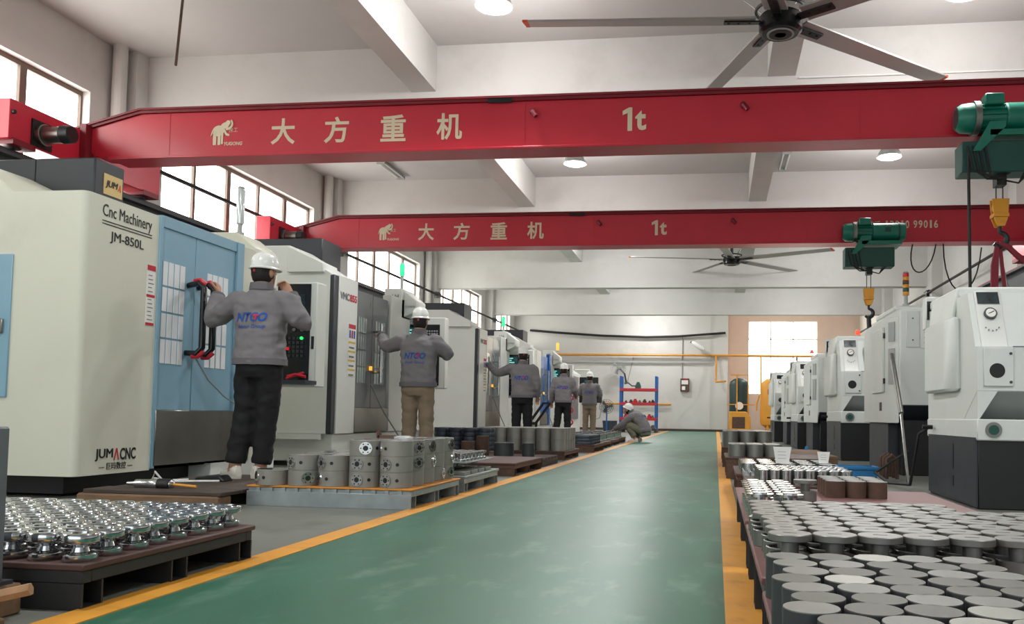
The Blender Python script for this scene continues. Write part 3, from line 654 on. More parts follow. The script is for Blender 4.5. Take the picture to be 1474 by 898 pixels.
# fifth machine: only its pendant control and light enclosure show
r = root('machining_centre', 'far white machine with a black pendant control box, fifth on the left', 'machine', (-4.2, 24.0, 0), group='machining centres in the left row')
part(r, 'enclosure', MB().prism([(-2.4, .05), (-.1, .05), (-.1, 1.9), (-.4, 2.1), (-2.4, 2.1)], 'y', 0, 2.2), 'panel_white', .01); part(r, 'foot', B(-2.3, -.2, .1, 2.1, 0, .05), 'black')
part(r, 'door', B(-.1, -.06, .3, 1.6, .5, 1.8), 'door_grey')
cp = part(r, 'control_cabinet', MB().box(.06, .64, 1.0, 1.12, 1.0, 1.78), 'black', .01)
part(cp, 'control_screen', B(.22, .45, .99, 1.0, 1.5, 1.7), 'screen'); part(cp, 'arm', MB().tube([(-.1, 1.06, 2.0), (.35, 1.06, 2.0), (.35, 1.06, 1.78)], .03, 8), 'panel_white')
part(cp, 'operator_box', B(.64, .76, 1.0, 1.1, 1.0, 1.4), 'charcoal', .008)
part(cp, 'stand', MB().tube([(.72, 1.05, 1.45), (.76, 1.05, .9), (.7, 1.05, .55), (.4, 1.05, .45)], .02, 6), 'grey_plastic')
t = root('tool_tray_stand', 'black angled steel ramp stand beside the fourth machine', 'stand', (-3.75, 16.9, 0))
for d in (0, .14): part(t, 'rail', MB().tube([(d - .1, 0, 0), (d - .08, 0, .45), (d + .2, 0, .85)], .03, 6), 'black')
part(t, 'cross_bar', MB().box(-.1, .06, -.02, .02, .4, .46).box(.18, .36, -.02, .02, .83, .87), 'black')
thing('air_hose', 'curly red air hose hanging beside the fourth worker', 'hose', MB().tube([(-3.62 + .06 * math.sin(i * .9), 20.6 + .05 * math.cos(i * .9), .06 + 1.05 * i / 24) for i in range(25)], .02, 6), 'hose_red')

# ---------------------------------------------------------------- right machines (lathes)
def lathe_h(loc, scale, label, detail=True):
    r = root('cnc_lathe', label, 'lathe', loc, group='white lathes on the right', scale=scale)
    part(r, 'base', MB().box(.0, 1.5, 0, 1.3, 0, .5), 'black', .008)  # black puts the shade on the camera-facing side into the colour
    b = part(r, 'base_lit_side', B(-.012, .0, .0, 1.3, .02, .5), 'charcoal')  # same base in a lighter colour, standing in for its lit aisle side
    for z0, z1 in ((.12, .2), (.25, .44)): part(b, 'vent_slot', B(-.016, -.012, .55, .58, z0, z1), 'black')
    # lower apron and recess, spindle body above
    part(r, 'apron', MB().box(-.01, 1.5, -.02, 1.35, .48, .63), 'lathe_white', .008)
    part(r, 'body', MB().prism([(.0, .83), (.32, .63), (1.35, .63), (1.35, 1.55), (.22, 1.55), (.04, 1.14), (.0, 1.14)], 'x', .0, 1.5), 'lathe_white')
    part(r, 'left_cheek', MB().prism([(.002, .63), (.015, .63), (.14, .83), (.002, .83)], 'y', .003, .31), 'lathe_white')
    part(r, 'chute_lining', MB().prism([(.005, .822), (.3, .635), (.31, .64), (.015, .83)], 'x', .004, 1.49), 'grey_plastic')
    g = part(r, 'gauge_panel', MB().prism([(.03, 1.14), (.21, 1.565), (.235, 1.56), (.06, 1.135)], 'x', .04, .22), 'white_plastic', .004)
    def onp(x, t, dz=0): # point on sloped panel
        return (x, .03 + .18 * t - .006, 1.14 + .425 * t)
    for nm, x, t, w_, hh, m_ in (('display_plate', .13, .87, .075, .05, 'screen_dark'),):
        p = onp(x, t); part(g, nm, MB().prism([(p[1] - .42 * hh, p[2] - hh * .9), (p[1] + .42 * hh, p[2] + hh * .9), (p[1] + .42 * hh + .01, p[2] + hh * .9), (p[1] - .42 * hh + .01, p[2] - hh * .9)], 'x', x - w_, x + w_), m_)
    p = Vector(onp(.13, .58)); nrm = Vector((0, -.92, .39)).normalized()
    pg = part(g, 'pressure_gauge', MB().cyl(p, p + nrm * .015, .045, n=24), 'steel_dark'); part(pg, 'gauge_dial', MB().cyl(p + nrm * .015, p + nrm * .017, .034, n=20), 'sign_white'); part(pg, 'gauge_needle', MB().tube([p + nrm * .019 - Vector((.018, 0, .008)), p + nrm * .019 + Vector((.022, .004, .012))], .003, 5), 'ink_black')
    for i in range(5):
        a = math.pi * (1.15 + .7 * i / 4); q = Vector(onp(.13 + .05 * math.cos(a), .38 + .1 * math.sin(a)))
        part(g, 'dial_mark', MB().cyl(q, q + nrm * .004, .005, n=6), 'ink_grey')
    part(r, 'spindle_plate', B(.04, .24, -.014, .0, .86, 1.13), 'lathe_white', .004)
    part(r, 'spindle_bore', C((.13, -.016, .97), (.13, -.012, .97), .052, n=24), 'black')
    for x, z in ((.22, .89), (.22, 1.09)): part(r, 'screw', C((x, -.014, z), (x, -.02, z), .01, n=8), 'steel_dark')
    part(r, 'seam', B(.24, 1.5, -.004, .004, 1.138, 1.144), 'ink_grey')
    part(r, 'door_hood', MB().prism([(-.07, .62), (-.055, .42), (.0, .38), (.0, 1.2), (-.07, 1.2)], 'z', .84, 1.4), 'lathe_white', .02)
    part(r, 'upper_side', MB().prism([(-.005, 1.4), (.02, 1.55), (.02, 1.62), (-.0, 1.62), (-.03, 1.4)], 'y', .5, 1.2), 'lathe_white', .01)
    part(r, 'rear_hood', B(.0, 1.4, .5, 1.3, 1.55, 1.64), 'lathe_white', .02)
    c = part(r, 'control_pod', MB().box(-.03, .1, 1.31, 1.43, 1.4, 1.68), 'lathe_white', .01); part(c, 'control_screen', B(-.02, .05, 1.302, 1.31, 1.48, 1.64), 'black_gloss')
    d = part(r, 'badge', C((.1, -.022, .555), (.1, -.03, .555), .055, n=24), 'steel'); part(d, 'badge_center', C((.1, -.03, .555), (.1, -.033, .555), .035, n=20), 'green_dark')
    part(r, 'side_connector', MB().cyl((-.03, 1.1, .56), (-.11, 1.1, .56), .018, n=8), 'black')
    return r
def lathe_c(loc, scale, label, detail=True):
    r = root('cnc_lathe', label, 'lathe', loc, group='tall white lathes on the right', scale=scale)
    part(r, 'base', B(.05, 1.4, .1, 1.6, 0, .62), 'black', .008)
    part(r, 'base_cover', MB().box(-.06, .06, .35, 1.5, .02, .58), 'charcoal', .006)
    part(r, 'body', MB().prism([(-.02, .78), (.25, .58), (1.7, .58), (1.7, 1.86), (.0, 1.86), (-.02, 1.8)], 'x', .0, 1.5), 'lathe_white', .01)
    part(r, 'under_slope', MB().prism([(-.022, .775), (.25, .575), (.25, .58), (-.02, .785)], 'x', .02, 1.4), 'charcoal')
    part(r, 'side_face', MB().prism([(-.1, .28), (.0, .05), (.0, 1.65), (-.1, 1.65)], 'z', .58, 1.78), 'lathe_white', .008)
    for z0, z1 in ((1.02, 1.42), (1.5, 1.72)): part(r, 'slit_window', MB().prism([(-.03, .115), (-.075, .222), (-.083, .218), (-.038, .11)], 'z', z0, z1), 'grey_plastic')
    d = part(r, 'side_door', MB().box(-.125, -.1, .32, 1.0, .93, 1.68), 'lathe_white', .008)
    for z in (1.03, 1.55): part(d, 'hinge', C((-.11, .31, z), (-.11, .31, z + .06), .014, n=8), 'black')
    part(r, 'vent', B(-.105, -.1, .5, .62, .72, .82), 'black')
    e = part(r, 'electrical_panel', B(.06, .2, -.032, -.02, 1.42, 1.82), 'lathe_white', .004)
    for z in (1.5, 1.74): part(e, 'lock', C((.13, -.032, z), (.13, -.04, z), .008, n=8), 'black')
    e = part(r, 'instruction_plate', B(.21, .5, -.032, -.02, 1.41, 1.83), 'white_plastic', .003)
    for j in range(6): part(e, 'printed_line', B(.25, .47 - .03 * (j % 3), -.034, -.032, 1.47 + j * .055, 1.478 + j * .055), 'ink_grey')
    for j in range(5): part(e, 'printed_mark', C((.27 + j * .045, -.032, 1.71), (.27 + j * .045, -.035, 1.71), .01, n=8), 'ink_grey')
    part(r, 'lower_cabinet', MB().prism([(-.1, .8), (-.02, .72), (-.02, 1.35), (-.1, 1.35)], 'x', .3, .9), 'lathe_white', .006)
    part(r, 'roof_step', B(.0, 1.2, .3, 1.4, 1.86, 1.93), 'lathe_white', .02)
    return r
lathe_h((1.82, 6.1, 0), 1.0, 'white lathe with black spindle hole and pressure gauge, nearest on the right')
lathe_c((2.02, 9.5, 0), 1.0, 'tall white lathe with instruction plate and leaning pole, second on the right')
LH3 = lathe_h((1.86, 12.7, 0), 1.17, 'white lathe with gauge panel and orange beacon, third on the right')
lathe_c((1.82, 15.2, 0), .94, 'narrow-looking white lathe between the third and fifth, fourth on the right')
lathe_h((1.66, 17.2, 0), 1.12, 'white lathe with spindle hole, fifth on the right')
lathe_c((1.72, 19.6, 0), .93, 'white lathe nearly hidden behind the fifth one, sixth on the right')
lathe_h((1.53, 22, 0), 1.13, 'white lathe with spindle hole, farthest on the right')
signal_lamp('tower_lamp', 'unlit red, yellow and green tower lamp leaning above the second right lathe', (2.16, 9.85, 1.93), 'lamp_red', .26, .12, ('hook_orange', 'green_dark', 'hook_orange', 'rust', 'hook_orange', 'red_plastic'))
signal_lamp('signal_lamp', 'small red-lit beacon on the third right lathe', (2.2, 13.35, 1.92), 'lamp_red', .07, .02)
signal_lamp('signal_lamp', 'tiny red-lit beacon on the fourth right lathe', (1.75, 15.6, 1.82), 'lamp_red', .05, .0)
cpd = part(LH3, 'control_pendant', B(.31, .62, -.03, .08, 1.12, 1.58), 'green_dark', .01); part(cpd, 'screen', B(.36, .55, -.036, -.03, 1.24, 1.38), 'paper'); part(cpd, 'base_bar', B(.3, .63, -.04, .05, 1.13, 1.2), 'black')
text(cpd, 'pendant_lettering', 'C', 'steel', .1, (.44, -.034, 1.49), fit=(.07, .07))
r = root('steel_pole', 'grey steel bar leaning against the second right lathe', 'pole', (1.8, 8.1, 0))
part(r, 'lower_rod', C((0, 0, 0), (.04, .5, .68), .014, n=8), 'bright_steel'); part(r, 'upper_sleeve', C((.04, .5, .68), (.11, 1.3, 1.33), .026, n=10), 'steel')
thing('floor_cable', 'black cable looping on the floor in front of the second right lathe', 'cable', MB().tube([(1.78, 7.25, .56), (1.7, 7.28, .5), (1.68, 7.4, .2), (1.7, 7.6, .05), (1.6, 8.0, .03), (1.55, 8.4, .1), (1.75, 8.6, .2), (1.95, 8.8, .3)], .014, 6), 'black_rubber')

# ---------------------------------------------------------------- pallets
ORD = ['first', 'second', 'third', 'fourth', 'fifth', 'sixth', 'seventh', 'eighth', 'ninth', 'tenth', 'eleventh', 'twelfth']
def rc(what, j, i, k=None, top=0, back=False):
    t = '' if k is None else {0: 'bottom ', top: 'top '}.get(k, 'middle ' if top == 2 else ORD[k] + '-layer ')
    return '%s%s, %s row from %s, %s from aisle' % (t, what, ORD[j], 'back' if back else 'front', ORD[i])
def pallet(label, x0, x1, y0, y1, h, frame_m, board_m, board_t=.02, runners=3, cross=0, name='pallet', foot=.09):
    r = root(name, label, 'pallet', ((x0 + x1) / 2, y0, 0)); W = (x1 - x0) / 2; D = y1 - y0
    part(r, 'top_board', B(-W, W, 0, D, h - board_t, h), board_m, .004)
    zt = h - board_t
    part(r, 'edge_beam', B(-W + .01, W - .01, .01, .05, zt - .04, zt), frame_m, .003)
    part(r, 'edge_beam', B(-W + .01, W - .01, D - .05, D - .01, zt - .04, zt), frame_m, .003)
    for s in (-1, 1): part(r, 'side_beam', B(min(s * (W - .05), s * (W - .01)), max(s * (W - .05), s * (W - .01)), .05, D - .05, zt - .04, zt), frame_m, .003)
    for i in range(runners):
        y = .01 + (D - .02 - foot) * i / max(1, runners - 1)
        part(r, 'runner', MB().box(-W + .01, W - .01, y, y + .008, 0, zt - .04).box(-W + .01, W - .01, y + foot - .008, y + foot, 0, zt - .04).box(-W + .01, W - .01, y + .008, y + foot - .008, 0, .008), frame_m)
    for i in range(cross):
        x = -W + .08 + (2 * W - .16) * i / (cross - 1)
        part(r, 'cross_tube', B(x - .012, x + .012, .0, D - .05, zt - .03, zt), frame_m)
    return r
def plank_pallet(label, x0, x1, y0, y1, h, m_='wood', n=5, name='pallet'):
    r = root(name, label, 'pallet', ((x0 + x1) / 2, y0, 0)); W = (x1 - x0) / 2; D = y1 - y0
    for s in (-W, -.05, W - .1): part(r, 'runner', B(s, s + .1, 0, D, 0, h - .03), m_, .006)
    for i in range(n):
        y = D * i / n; part(r, 'deck_plank', B(-W, W, y, y + D / n - .02, h - .03, h), m_, .005)
    return r
# near-left black pallet with chrome spools
pallet('black steel pallet with worn brown board, nearest on the left, full of chrome spools', -3.25, -1.87, 2.28, 3.22, .14, 'pallet_black', 'board_brown')
chrome_me = MB().lathe([(.0, 0), (.047, 0), (.05, .004), (.05, .02), (.046, .024), (.026, .028), (.022, .042), (.027, .05), (.05, .055), (.054, .06), (.054, .08), (.05, .085), (.028, .085), (.026, .078), (0, .078)], n=20).mesh('chrome_spool', 'chrome')
for j in range(8):
    for i in range(11):
        thing('chrome_spool', rc('chrome spool on near-left black pallet', j, i), 'spool', chrome_me, None, loc=(-1.935 - i * .117 - .004 * j + random.uniform(-.004, .004), 2.35 + j * .115 + random.uniform(-.004, .004), .14), rz=random.uniform(0, 6), group='chrome spools on the near-left black pallet')
r = root('machine_post', 'blue-grey steel post at the left picture edge', 'post', (-2.13, 2.17, .09))
part(r, 'shaft', B(-.07, .068, -.035, .035, .012, .46), 'post_grey', .006); part(r, 'foot_plate', B(-.09, .085, -.05, .05, 0, .012), 'rail_dark')
for nm, l, a in (('timber_block', 'short timber block beside the post at the left edge', (-2.25, -2.03, 2.1, 2.24, 0, .09)), ('timber_offcut', 'pale timber offcut lying flat by the near pallet', (-2.1, -1.93, 2.0, 2.08, 0, .03))):
    thing(nm, l, 'timber', B(*a), 'wood', .006)
thing('timber_stick', 'slanted wooden stick resting on blocks at the lower left corner', 'timber', MB().tube([(-2.12, 1.98, .05), (-1.86, 2.08, .11)], .018, 6), 'wood_light')
# worker's wooden platform
r = root('timber_platform', 'dark timber platform of heavy planks under the nearest worker', 'platform', (-3.42, 4.75, 0))
part(r, 'beam', B(-.55, .4, 0, .16, 0, .075), 'wood', .01); part(r, 'beam', B(-.55, .4, 1.2, 1.34, 0, .075), 'wood', .01)
for i in range(6): part(r, 'deck_plank', B(-.52 + .03 * (i % 2), .41, .02 + i * .235, .245 + i * .235, .075, .1), 'wood_dark', .004)
r = root('drill_chuck', 'steel tool holder with golden drill bit lying on the timber platform', 'tool', (-3.55, 4.95, .125))
part(r, 'holder', MB().lathe([(.012, -.22), (.016, -.17), (.028, -.16), (.03, -.06), (.036, -.05), (.036, .0), (.03, .02), (.03, .09), (.014, .1)], axis='x', n=16), 'bright_steel')
part(r, 'collet_nut', C((.0, 0, 0), (.08, 0, 0), .037, n=16), 'black'); part(r, 'drill_bit', MB().cyl((.1, 0, 0), (.26, 0, -.01), .009, n=8), 'tank_yellow')
thing('pedal', 'black foot pedal with white cable on the timber platform', 'pedal', MB().prism([(0, 0), (.24, 0), (.2, .045), (.02, .03)], 'y', -.06, .06), 'black', .008, loc=(-3.68, 5.55, .1))
thing('cable_coil', 'loose white cable beside the foot pedal', 'cable', MB().tube([(-3.72, 5.5, .11), (-3.8, 5.4, .11), (-3.85, 5.3, .13), (-3.8, 5.25, .18), (-3.77, 5.3, .11), (-3.6, 5.38, .11), (-3.45, 5.45, .11)], .008, 6), 'paper')
thing('door_cable', 'thin white cable hanging across the pale blue doors', 'cable', MB().tube([(-4.16, 6.15, 1.05), (-4.12, 6.3, .85), (-4.1, 6.5, .72), (-4.1, 6.75, .63), (-4.1, 6.95, .55)], .006, 6), 'cable_grey')
for i in range(5):
    thing('steel_bolt', 'loose steel bolt behind the chrome spools, %s from left' % ORD[i], 'bolt', MB().lathe([(.0, 0), (.022, 0), (.022, .012), (.009, .014), (.009, .08), (0, .08)], axis='x', n=10), 'steel', loc=(-3.15 + i * .09, 4.4 + .06 * (i % 3), .022), rz=i * 1.1, group='loose bolts on the floor')
# galvanised pallet with ported rings
r = pallet('galvanised pallet with orange-edged board stacked with grey ported rings', -2.99, -1.88, 5.02, 6.02, .13, 'galvanised', 'board_orange', .012, 3, 12)
part(r, 'front_plate', B(-.55, .55, -.006, .004, 0, .095), 'galvanised', .002)
def port(a, z, R=.103, r=.03):
    m = MB(); u = Vector((math.cos(a), math.sin(a), 0))
    p = u * (R - .012) + Vector((0, 0, z)); m.cyl(p, p + u * .014, r, n=16, mi=0); q = p + u * .014; m.cyl(q, q + u * .0008, r * .42, n=12, mi=1)
    for i in range(6):
        b = i * math.pi / 3; t = Vector((-u.y, u.x, 0)); s = q + (t * math.cos(b) + Vector((0, 0, 1)) * math.sin(b)) * r * .72
        m.cyl(s, s + u * .0008, r * .12, n=6, mi=1)
    return m.mesh('port', ['bright_steel', 'black'])
ring_me = MB().lathe([(.045, .002), (.1, 0), (.1025, .002), (.1025, .098), (.1, .1), (.045, .1)], n=32).mesh('ported_ring', 'steel_matte')
top_me = MB().lathe([(.047, .0985), (.0985, .0985), (.0985, .1015), (.047, .1015)], n=32).mesh('machined_face', 'bright_steel')
bore_me = C((0, 0, .09), (0, 0, .1005), .046, n=20).mesh('bore', 'black')
small_me = MB().cyl((.1, 0, .05), (.1036, 0, .05), .011, n=10).mesh('small_hole', 'black')
p_me = port(0, .05, r=.04)
LAY = [(1, 1), (2, 4), (2, 5), (3, 5), (3, 5)]
for i, (lay, rows) in enumerate(LAY):
    for j in range(rows):
        for k in range(lay):
            lab = 'single low bright ring at the left end of the galvanised pallet' if i == 0 else ('grey ported ring in the two-high stacks on the galvanised pallet' if lay == 2 else 'grey ported ring in the three-high stacks on the galvanised pallet')
            if i: lab = rc('grey ported ring on galvanised pallet', j, 4 - i, k, lay - 1)
            o = thing('ported_ring', lab, 'ring', ring_me, None, loc=(-2.86 + i * .2075, 5.13 + j * .2075 - (.02 if i == 0 else 0), .13 + k * .1), group=None if i == 0 else 'grey ported rings')
            if k == lay - 1: ob('machined_face', top_me, o); ob('bore', bore_me, o)
            vis = j == 0 or i == 4
            if vis:
                a = random.choice((-2.1, -1.7, -1.2, -.9, -2.4, -3)) if i < 4 else random.choice((-.5, -.2, .1, -1.9) if j else (-1.9, -.4, -2.7))
                ob('port', p_me, o, rz=a); ob('small_hole', small_me, o, rz=a + .75)
thing('hex_key', 'rusty bent bar lying on top of the ring stacks', 'tool', MB().box(-.06, .08, -.02, .02, 0, .02).box(-.07, -.05, -.02, .02, 0, .05), 'rust', loc=(-2.27, 5.55, .4315))
thing('plastic_wrap', 'crumpled clear plastic film on the ring stacks', 'plastic film', MB().lathe([(.0, 0), (.045, .0), (.05, .012), (.03, .022), (0, .018)], n=7, sx=1.4), 'lamp_glass', loc=(-2.1, 5.42, .4315))
# second galvanised pallet with small flanged fittings
r = pallet('galvanised pallet of small bright fittings behind the ported rings', -2.9, -1.9, 6.2, 7.2, .13, 'galvanised', 'galvanised', .02, 3, 0)
plate_me = B(-.05, .05, -.08, .08, 0, .03).mesh('steel_plate', 'steel_matte', .004)
for i in range(4):
    for j in range(4):
        for k in range(2 if i else 1):
            thing('steel_plate', rc('grey plate under fittings', j, i, k, 1 if i else 0), 'plate', plate_me, None, loc=(-1.97 - i * .115, 6.32 + j * .2, .13 + k * .0605), group='steel plates on the second galvanised pallet')
thing('stacking_sheet', 'pale steel sheet covering the small plates', 'sheet', B(-2.4, -1.93, 6.3, 7.1, .2205, .2305), 'galvanised', .002)
fit_me = MB().lathe([(.0, 0), (.035, 0), (.035, .015), (.022, .02), (.022, .045), (.038, .05), (.038, .065), (.02, .068), (0, .068)], n=14).mesh('bright_fitting', 'bright_steel')
for i in range(5):
    for j in range(7):
        thing('bright_fitting', rc('bright turned fitting behind ported rings', j, i), 'fitting', fit_me, None, loc=(-1.99 - i * .088, 6.36 + j * .1, .2305), group='bright turned fittings')
thing('paper_cup', 'white paper cup standing among the bright fittings', 'cup', MB().lathe([(.0, 0), (.026, 0), (.036, .09), (.033, .09), (.024, .004), (0, .004)], n=16), 'paper', loc=(-2.42, 7.06, .2305))
# brown pallets further on
pallet('low brown pallet with an empty reddish top by the yellow line', -2.62, -1.95, 8.0, 9.3, .13, 'rust', 'board_brown')
plank_pallet('small wooden pallet carrying dark round blanks', -3.05, -2.0, 9.55, 10.5, .1, 'wood_dark')
for x, y, rr, h, m_, l in ((-2.52, 9.75, .12, .17, 'steel_dark', 'wide dark round blank on the small wooden pallet'), (-2.22, 9.75, .075, .17, 'steel_dark', 'narrow dark round blank nearest the yellow line'),
                           (-2.84, 9.95, .08, .24, 'rust', 'tall rusty round blank on the small wooden pallet'), (-2.95, 9.7, .08, .18, 'rust', 'short rusty round blank at the left of the small pallet')):
    thing('round_blank', l, 'cylinder', C((0, 0, 0), (0, 0, h), rr, n=28), m_, .003, loc=(x, y, .1))
pallet('brown steel pallet under the two-high grey cylinders', -3.3, -2.02, 11.1, 12.3, .12, 'rust', 'board_brown')
big_me = C((0, 0, 0), (0, 0, .155), .1, n=28).mesh('grey_cylinder', 'steel_matte', .003)
for i in range(6):
    for j in range(5):
        for k in range(2):
            thing('grey_cylinder', rc('large grey cylinder in two-high block', j, i, k, 1), 'cylinder', big_me, None, loc=(-2.14 - i * .205, 11.22 + j * .205, .12 + k * .155), group='two-high grey cylinders')
plank_pallet('wooden pallet under the dark blue ring stacks', -3.75, -2.9, 10.65, 11.05, .12, 'wood')
coil_me = MB().lathe([(.05, 0), (.085, 0), (.09, .01), (.09, .05), (.085, .06), (.05, .06)], n=18).mesh('dark_ring', 'steel_blue')
for i in range(4):
    for j in range(2):
        for k in range(5): thing('dark_ring', rc('dark blue ring behind khaki-trousered worker', j, 3 - i, k, 4), 'ring', coil_me, None, loc=(-3.65 + i * .2, 10.76 + j * .19, .12 + k * .0605), group='dark ring stacks')
pallet('brown pallet with flat grey castings beyond the grey cylinders', -3.0, -1.98, 13.6, 14.8, .13, 'rust', 'board_brown')
slab_me = MB().prism([(-.14, -.09), (.1, -.1), (.15, 0), (.12, .1), (-.12, .1)], 'z', 0, .05).mesh('flat_casting', 'steel_blue', .008)
for i in range(3):
    for j in range(5):
        for k in range(3): thing('flat_casting', rc('flat casting beyond grey cylinders', j, i, k, 2), 'casting', slab_me, None, loc=(-2.17 - i * .31, 13.75 + j * .21, .13 + k * .0505), rz=random.uniform(-.15, .15), group='flat castings')
valve_me = MB().lathe([(.0, 0), (.05, 0), (.05, .02), (.03, .03), (.035, .1), (.06, .11), (.06, .14), (0, .14)], n=12).mesh('valve_body', 'bright_steel')
for n_, (y0, l) in enumerate(((15.2, 'brown pallet of small valve bodies before the crouching worker'), (16.8, 'second brown pallet of small valve bodies, nearer the crouching worker'), (18.4, 'brown pallet right at the crouching worker'))):
    pallet(l, -3.1, -2.05 - .03 * n_, y0, y0 + 1.25, .12, 'rust', 'board_brown')
    for i in range(4):
        for j in range(5): thing('valve_body', rc('valve body on %s brown pallet before crouching worker' % ('farthest', 'middle', 'nearest')[n_], j, i), 'fitting', valve_me, None, loc=(-2.18 - .03 * n_ - i * .24, y0 + .13 + j * .24, .12), group='valve bodies on brown pallets')
plank_pallet('wooden pallet of parts at the foot of the blue rack', -3.6, -2.2, 31.3, 32.3, .15, 'wood_dark')
for i in range(5): thing('small_casting', 'small dark casting below the rack, %s from left' % ORD[i], 'casting', MB().lathe([(.0, 0), (.1, 0), (.08, .1), (.05, .14), (0, .14)], n=10), 'steel_dark', loc=(-3.4 + i * .26, 31.6 + .1 * (i % 2), .15), group='castings below the rack')

# right side pallets
pallet('brown-red pallet of bare round blanks, nearest on the right', .12, 1.05, .95, 2.13, .18, 'pallet_black', 'board_red')
bl = MB(); bl.cyl((0, 0, 0), (0, 0, .098), .05, n=32); bl.cyl((0, 0, .098), (0, 0, .1), .0495, n=32, mi=1)
blank_ms = [bl.mesh('round_blank', ['steel_dark', m_]) for m_ in ('steel_top', 'steel_top', 'steel_top_dark', 'steel_top_dark', 'steel_top_pale')]
YR = [2.06, 1.965, 1.87, 1.78, 1.69, 1.60, 1.51, 1.42, 1.33, 1.24]
for j, y in enumerate(YR):
    for i in range(6 if j > 2 else 5):
        if j < 1 and i > 4: continue
        thing('round_blank', rc('round steel blank on nearest right pallet', j, i, back=True), 'cylinder', random.choice(blank_ms), None, loc=(.172 + .0 * j + (.05 if j in (7,) else .012 * (j % 3)) + i * .1055 + random.uniform(-.003, .003), y + .008 * i, .18), rz=random.uniform(0, 6), group='round blanks on the nearest right pallet')
pallet('brown-red pallet of flanged cups, second on the right', .12, 1.15, 2.2, 3.28, .2, 'pallet_black', 'board_red')
sp = MB().lathe([(.0, 0), (.054, 0), (.056, .002), (.056, .05), (.053, .052), (.048, .05), (.045, .035), (.024, .033), (.024, .086), (.056, .087), (.058, .089), (.058, .104), (.056, .106), (0, .106)], n=28)
sp.box(-.018, .018, -.004, .004, .1055, .1065, mi=1)
spool_me = sp.mesh('flanged_cup', ['steel', 'steel_dark'])
for j in range(8):
    for i in range(8):
        if i > 5 and j > 5: continue
        thing('flanged_cup', rc('grey flanged cup on second right pallet', j, i), 'flanged part', spool_me, None, loc=(.2 + i * .118 - (.02 if j > 3 else 0), 2.28 + j * .119 + .006 * i, .2), rz=random.uniform(-.25, .25), group='flanged cups on the second right pallet')
pallet('brown-red pallet of discs and rusty blanks, third on the right', .12, 1.2, 3.4, 5.0, .2, 'pallet_black', 'board_red')
disc_me = MB().lathe([(.0, 0), (.05, 0), (.05, .04), (.024, .042), (.024, .088), (.056, .089), (.056, .1), (.03, .101), (.03, .106), (0, .106)], n=24).mesh('bright_flanged_cup', 'bright_steel')
for j in range(7):
    for i in range(2): thing('bright_flanged_cup', rc('bright flanged cup along yellow line', j, i), 'flanged part', disc_me, None, loc=(.185 + i * .122, 3.5 + j * .116, .2), rz=random.uniform(0, 6), group='bright flanged cups')
thing('flanged_cup', 'single flanged cup standing beside the rusty blanks', 'flanged part', spool_me, None, loc=(.45, 4.28, .2))
rb = MB(); rb.cyl((0, 0, 0), (0, 0, .085), .052, n=24); rb.cyl((0, 0, .085), (0, 0, .088), .0515, n=24, mi=1)
rust_me = rb.mesh('rusty_blank', ['rust', 'steel_top'])
for j in range(4):
    for i in range(3): thing('rusty_blank', rc('rusty blank with pale sawn top', j, i), 'cylinder', rust_me, None, loc=(.63 + i * .107, 4.52 + j * .11 , .2), rz=random.uniform(0, 6), group='rusty blanks')
pallet('galvanised pallet of small bright cylinders, fourth on the right', .2, .95, 5.2, 6.3, .2, 'galvanised', 'board_brown', .02)
sc_me = MB().lathe([(.0, 0), (.03, 0), (.032, .002), (.032, .088), (.03, .09), (.012, .09), (.011, .085), (0, .085)], n=16).mesh('bright_cylinder', 'bright_steel')
for j in range(7):
    for i in range(8): thing('bright_cylinder', rc('small bright cylinder on fourth right pallet', j, i), 'cylinder', sc_me, None, loc=(.3 + i * .072 + .02 * (j % 2), 5.3 + j * .085, .2), group='small bright cylinders')
for i in range(3): thing('steel_channel', 'galvanised channel on fourth right pallet, %s from aisle' % ORD[i], 'channel', MB().box(-.02, .02, 0, .5, 0, .006).box(-.02, -.014, 0, .5, .006, .03).box(.014, .02, 0, .5, .006, .03), 'galvanised', loc=(.225 + i * .045, 5.95, .2), group='galvanised channels')
pallet('brown pallet of bright rings, fifth on the right', .16, 1.05, 6.5, 7.6, .18, 'rust', 'board_brown')
rg_me = MB().lathe([(.03, 0), (.062, 0), (.062, .08), (.03, .08)], n=20).mesh('bright_ring', 'bright_steel')
for j in range(4):
    for i in range(5):
        thing('bright_ring', rc('bright ring on fifth right pallet', j, i), 'ring', rg_me, None, loc=(.26 + i * .15, 6.62 + j * .2, .18), group='bright rings on the fifth right pallet')
def paper_card(label, loc, w_, h, tilt):
    r = root('paper_card', label, 'paper', loc)
    part(r, 'sheet', MB().prism([(-w_ * .7, 0), (w_ * .7, 0), (w_, h), (-w_, h)], 'y', -.001, .001), 'paper')
    for j in range(3): part(r, 'written_line', B(-w_ * .5, w_ * .4, -.002, -.001, h * (.3 + .2 * j), h * (.32 + .2 * j)), 'ink_grey')
paper_card('white job card standing on the bright rings near the yellow line', (.52, 6.62, .26), .07, .13, 0)
paper_card('small white job card standing farther right on the bright rings', (.86, 6.82, .26), .05, .09, 0)
pallet('brown pallet of three grey cylinders, sixth on the right', .1, 1.1, 8.35, 9.4, .22, 'rust', 'board_brown')
c6 = C((0, 0, 0), (0, 0, .13), .085, n=28).mesh('grey_cylinder', 'steel', .004)
for j in range(3):
    for i in range(3): thing('grey_cylinder', rc('grey cylinder on sixth right pallet', j, i), 'cylinder', c6, None, loc=(.22 + i * .18, 8.5 + j * .19, .22), group='grey cylinders on the sixth right pallet')
plank_pallet('slatted wooden pallet beside the grey cylinders on the right',   .8, 1.35, 9.45, 11.4, .2, 'wood', 9)
pallet('brown pallet of tall cylinders, farthest on the right', .08, .74, 10.3, 12.4, .25, 'rust', 'board_brown')
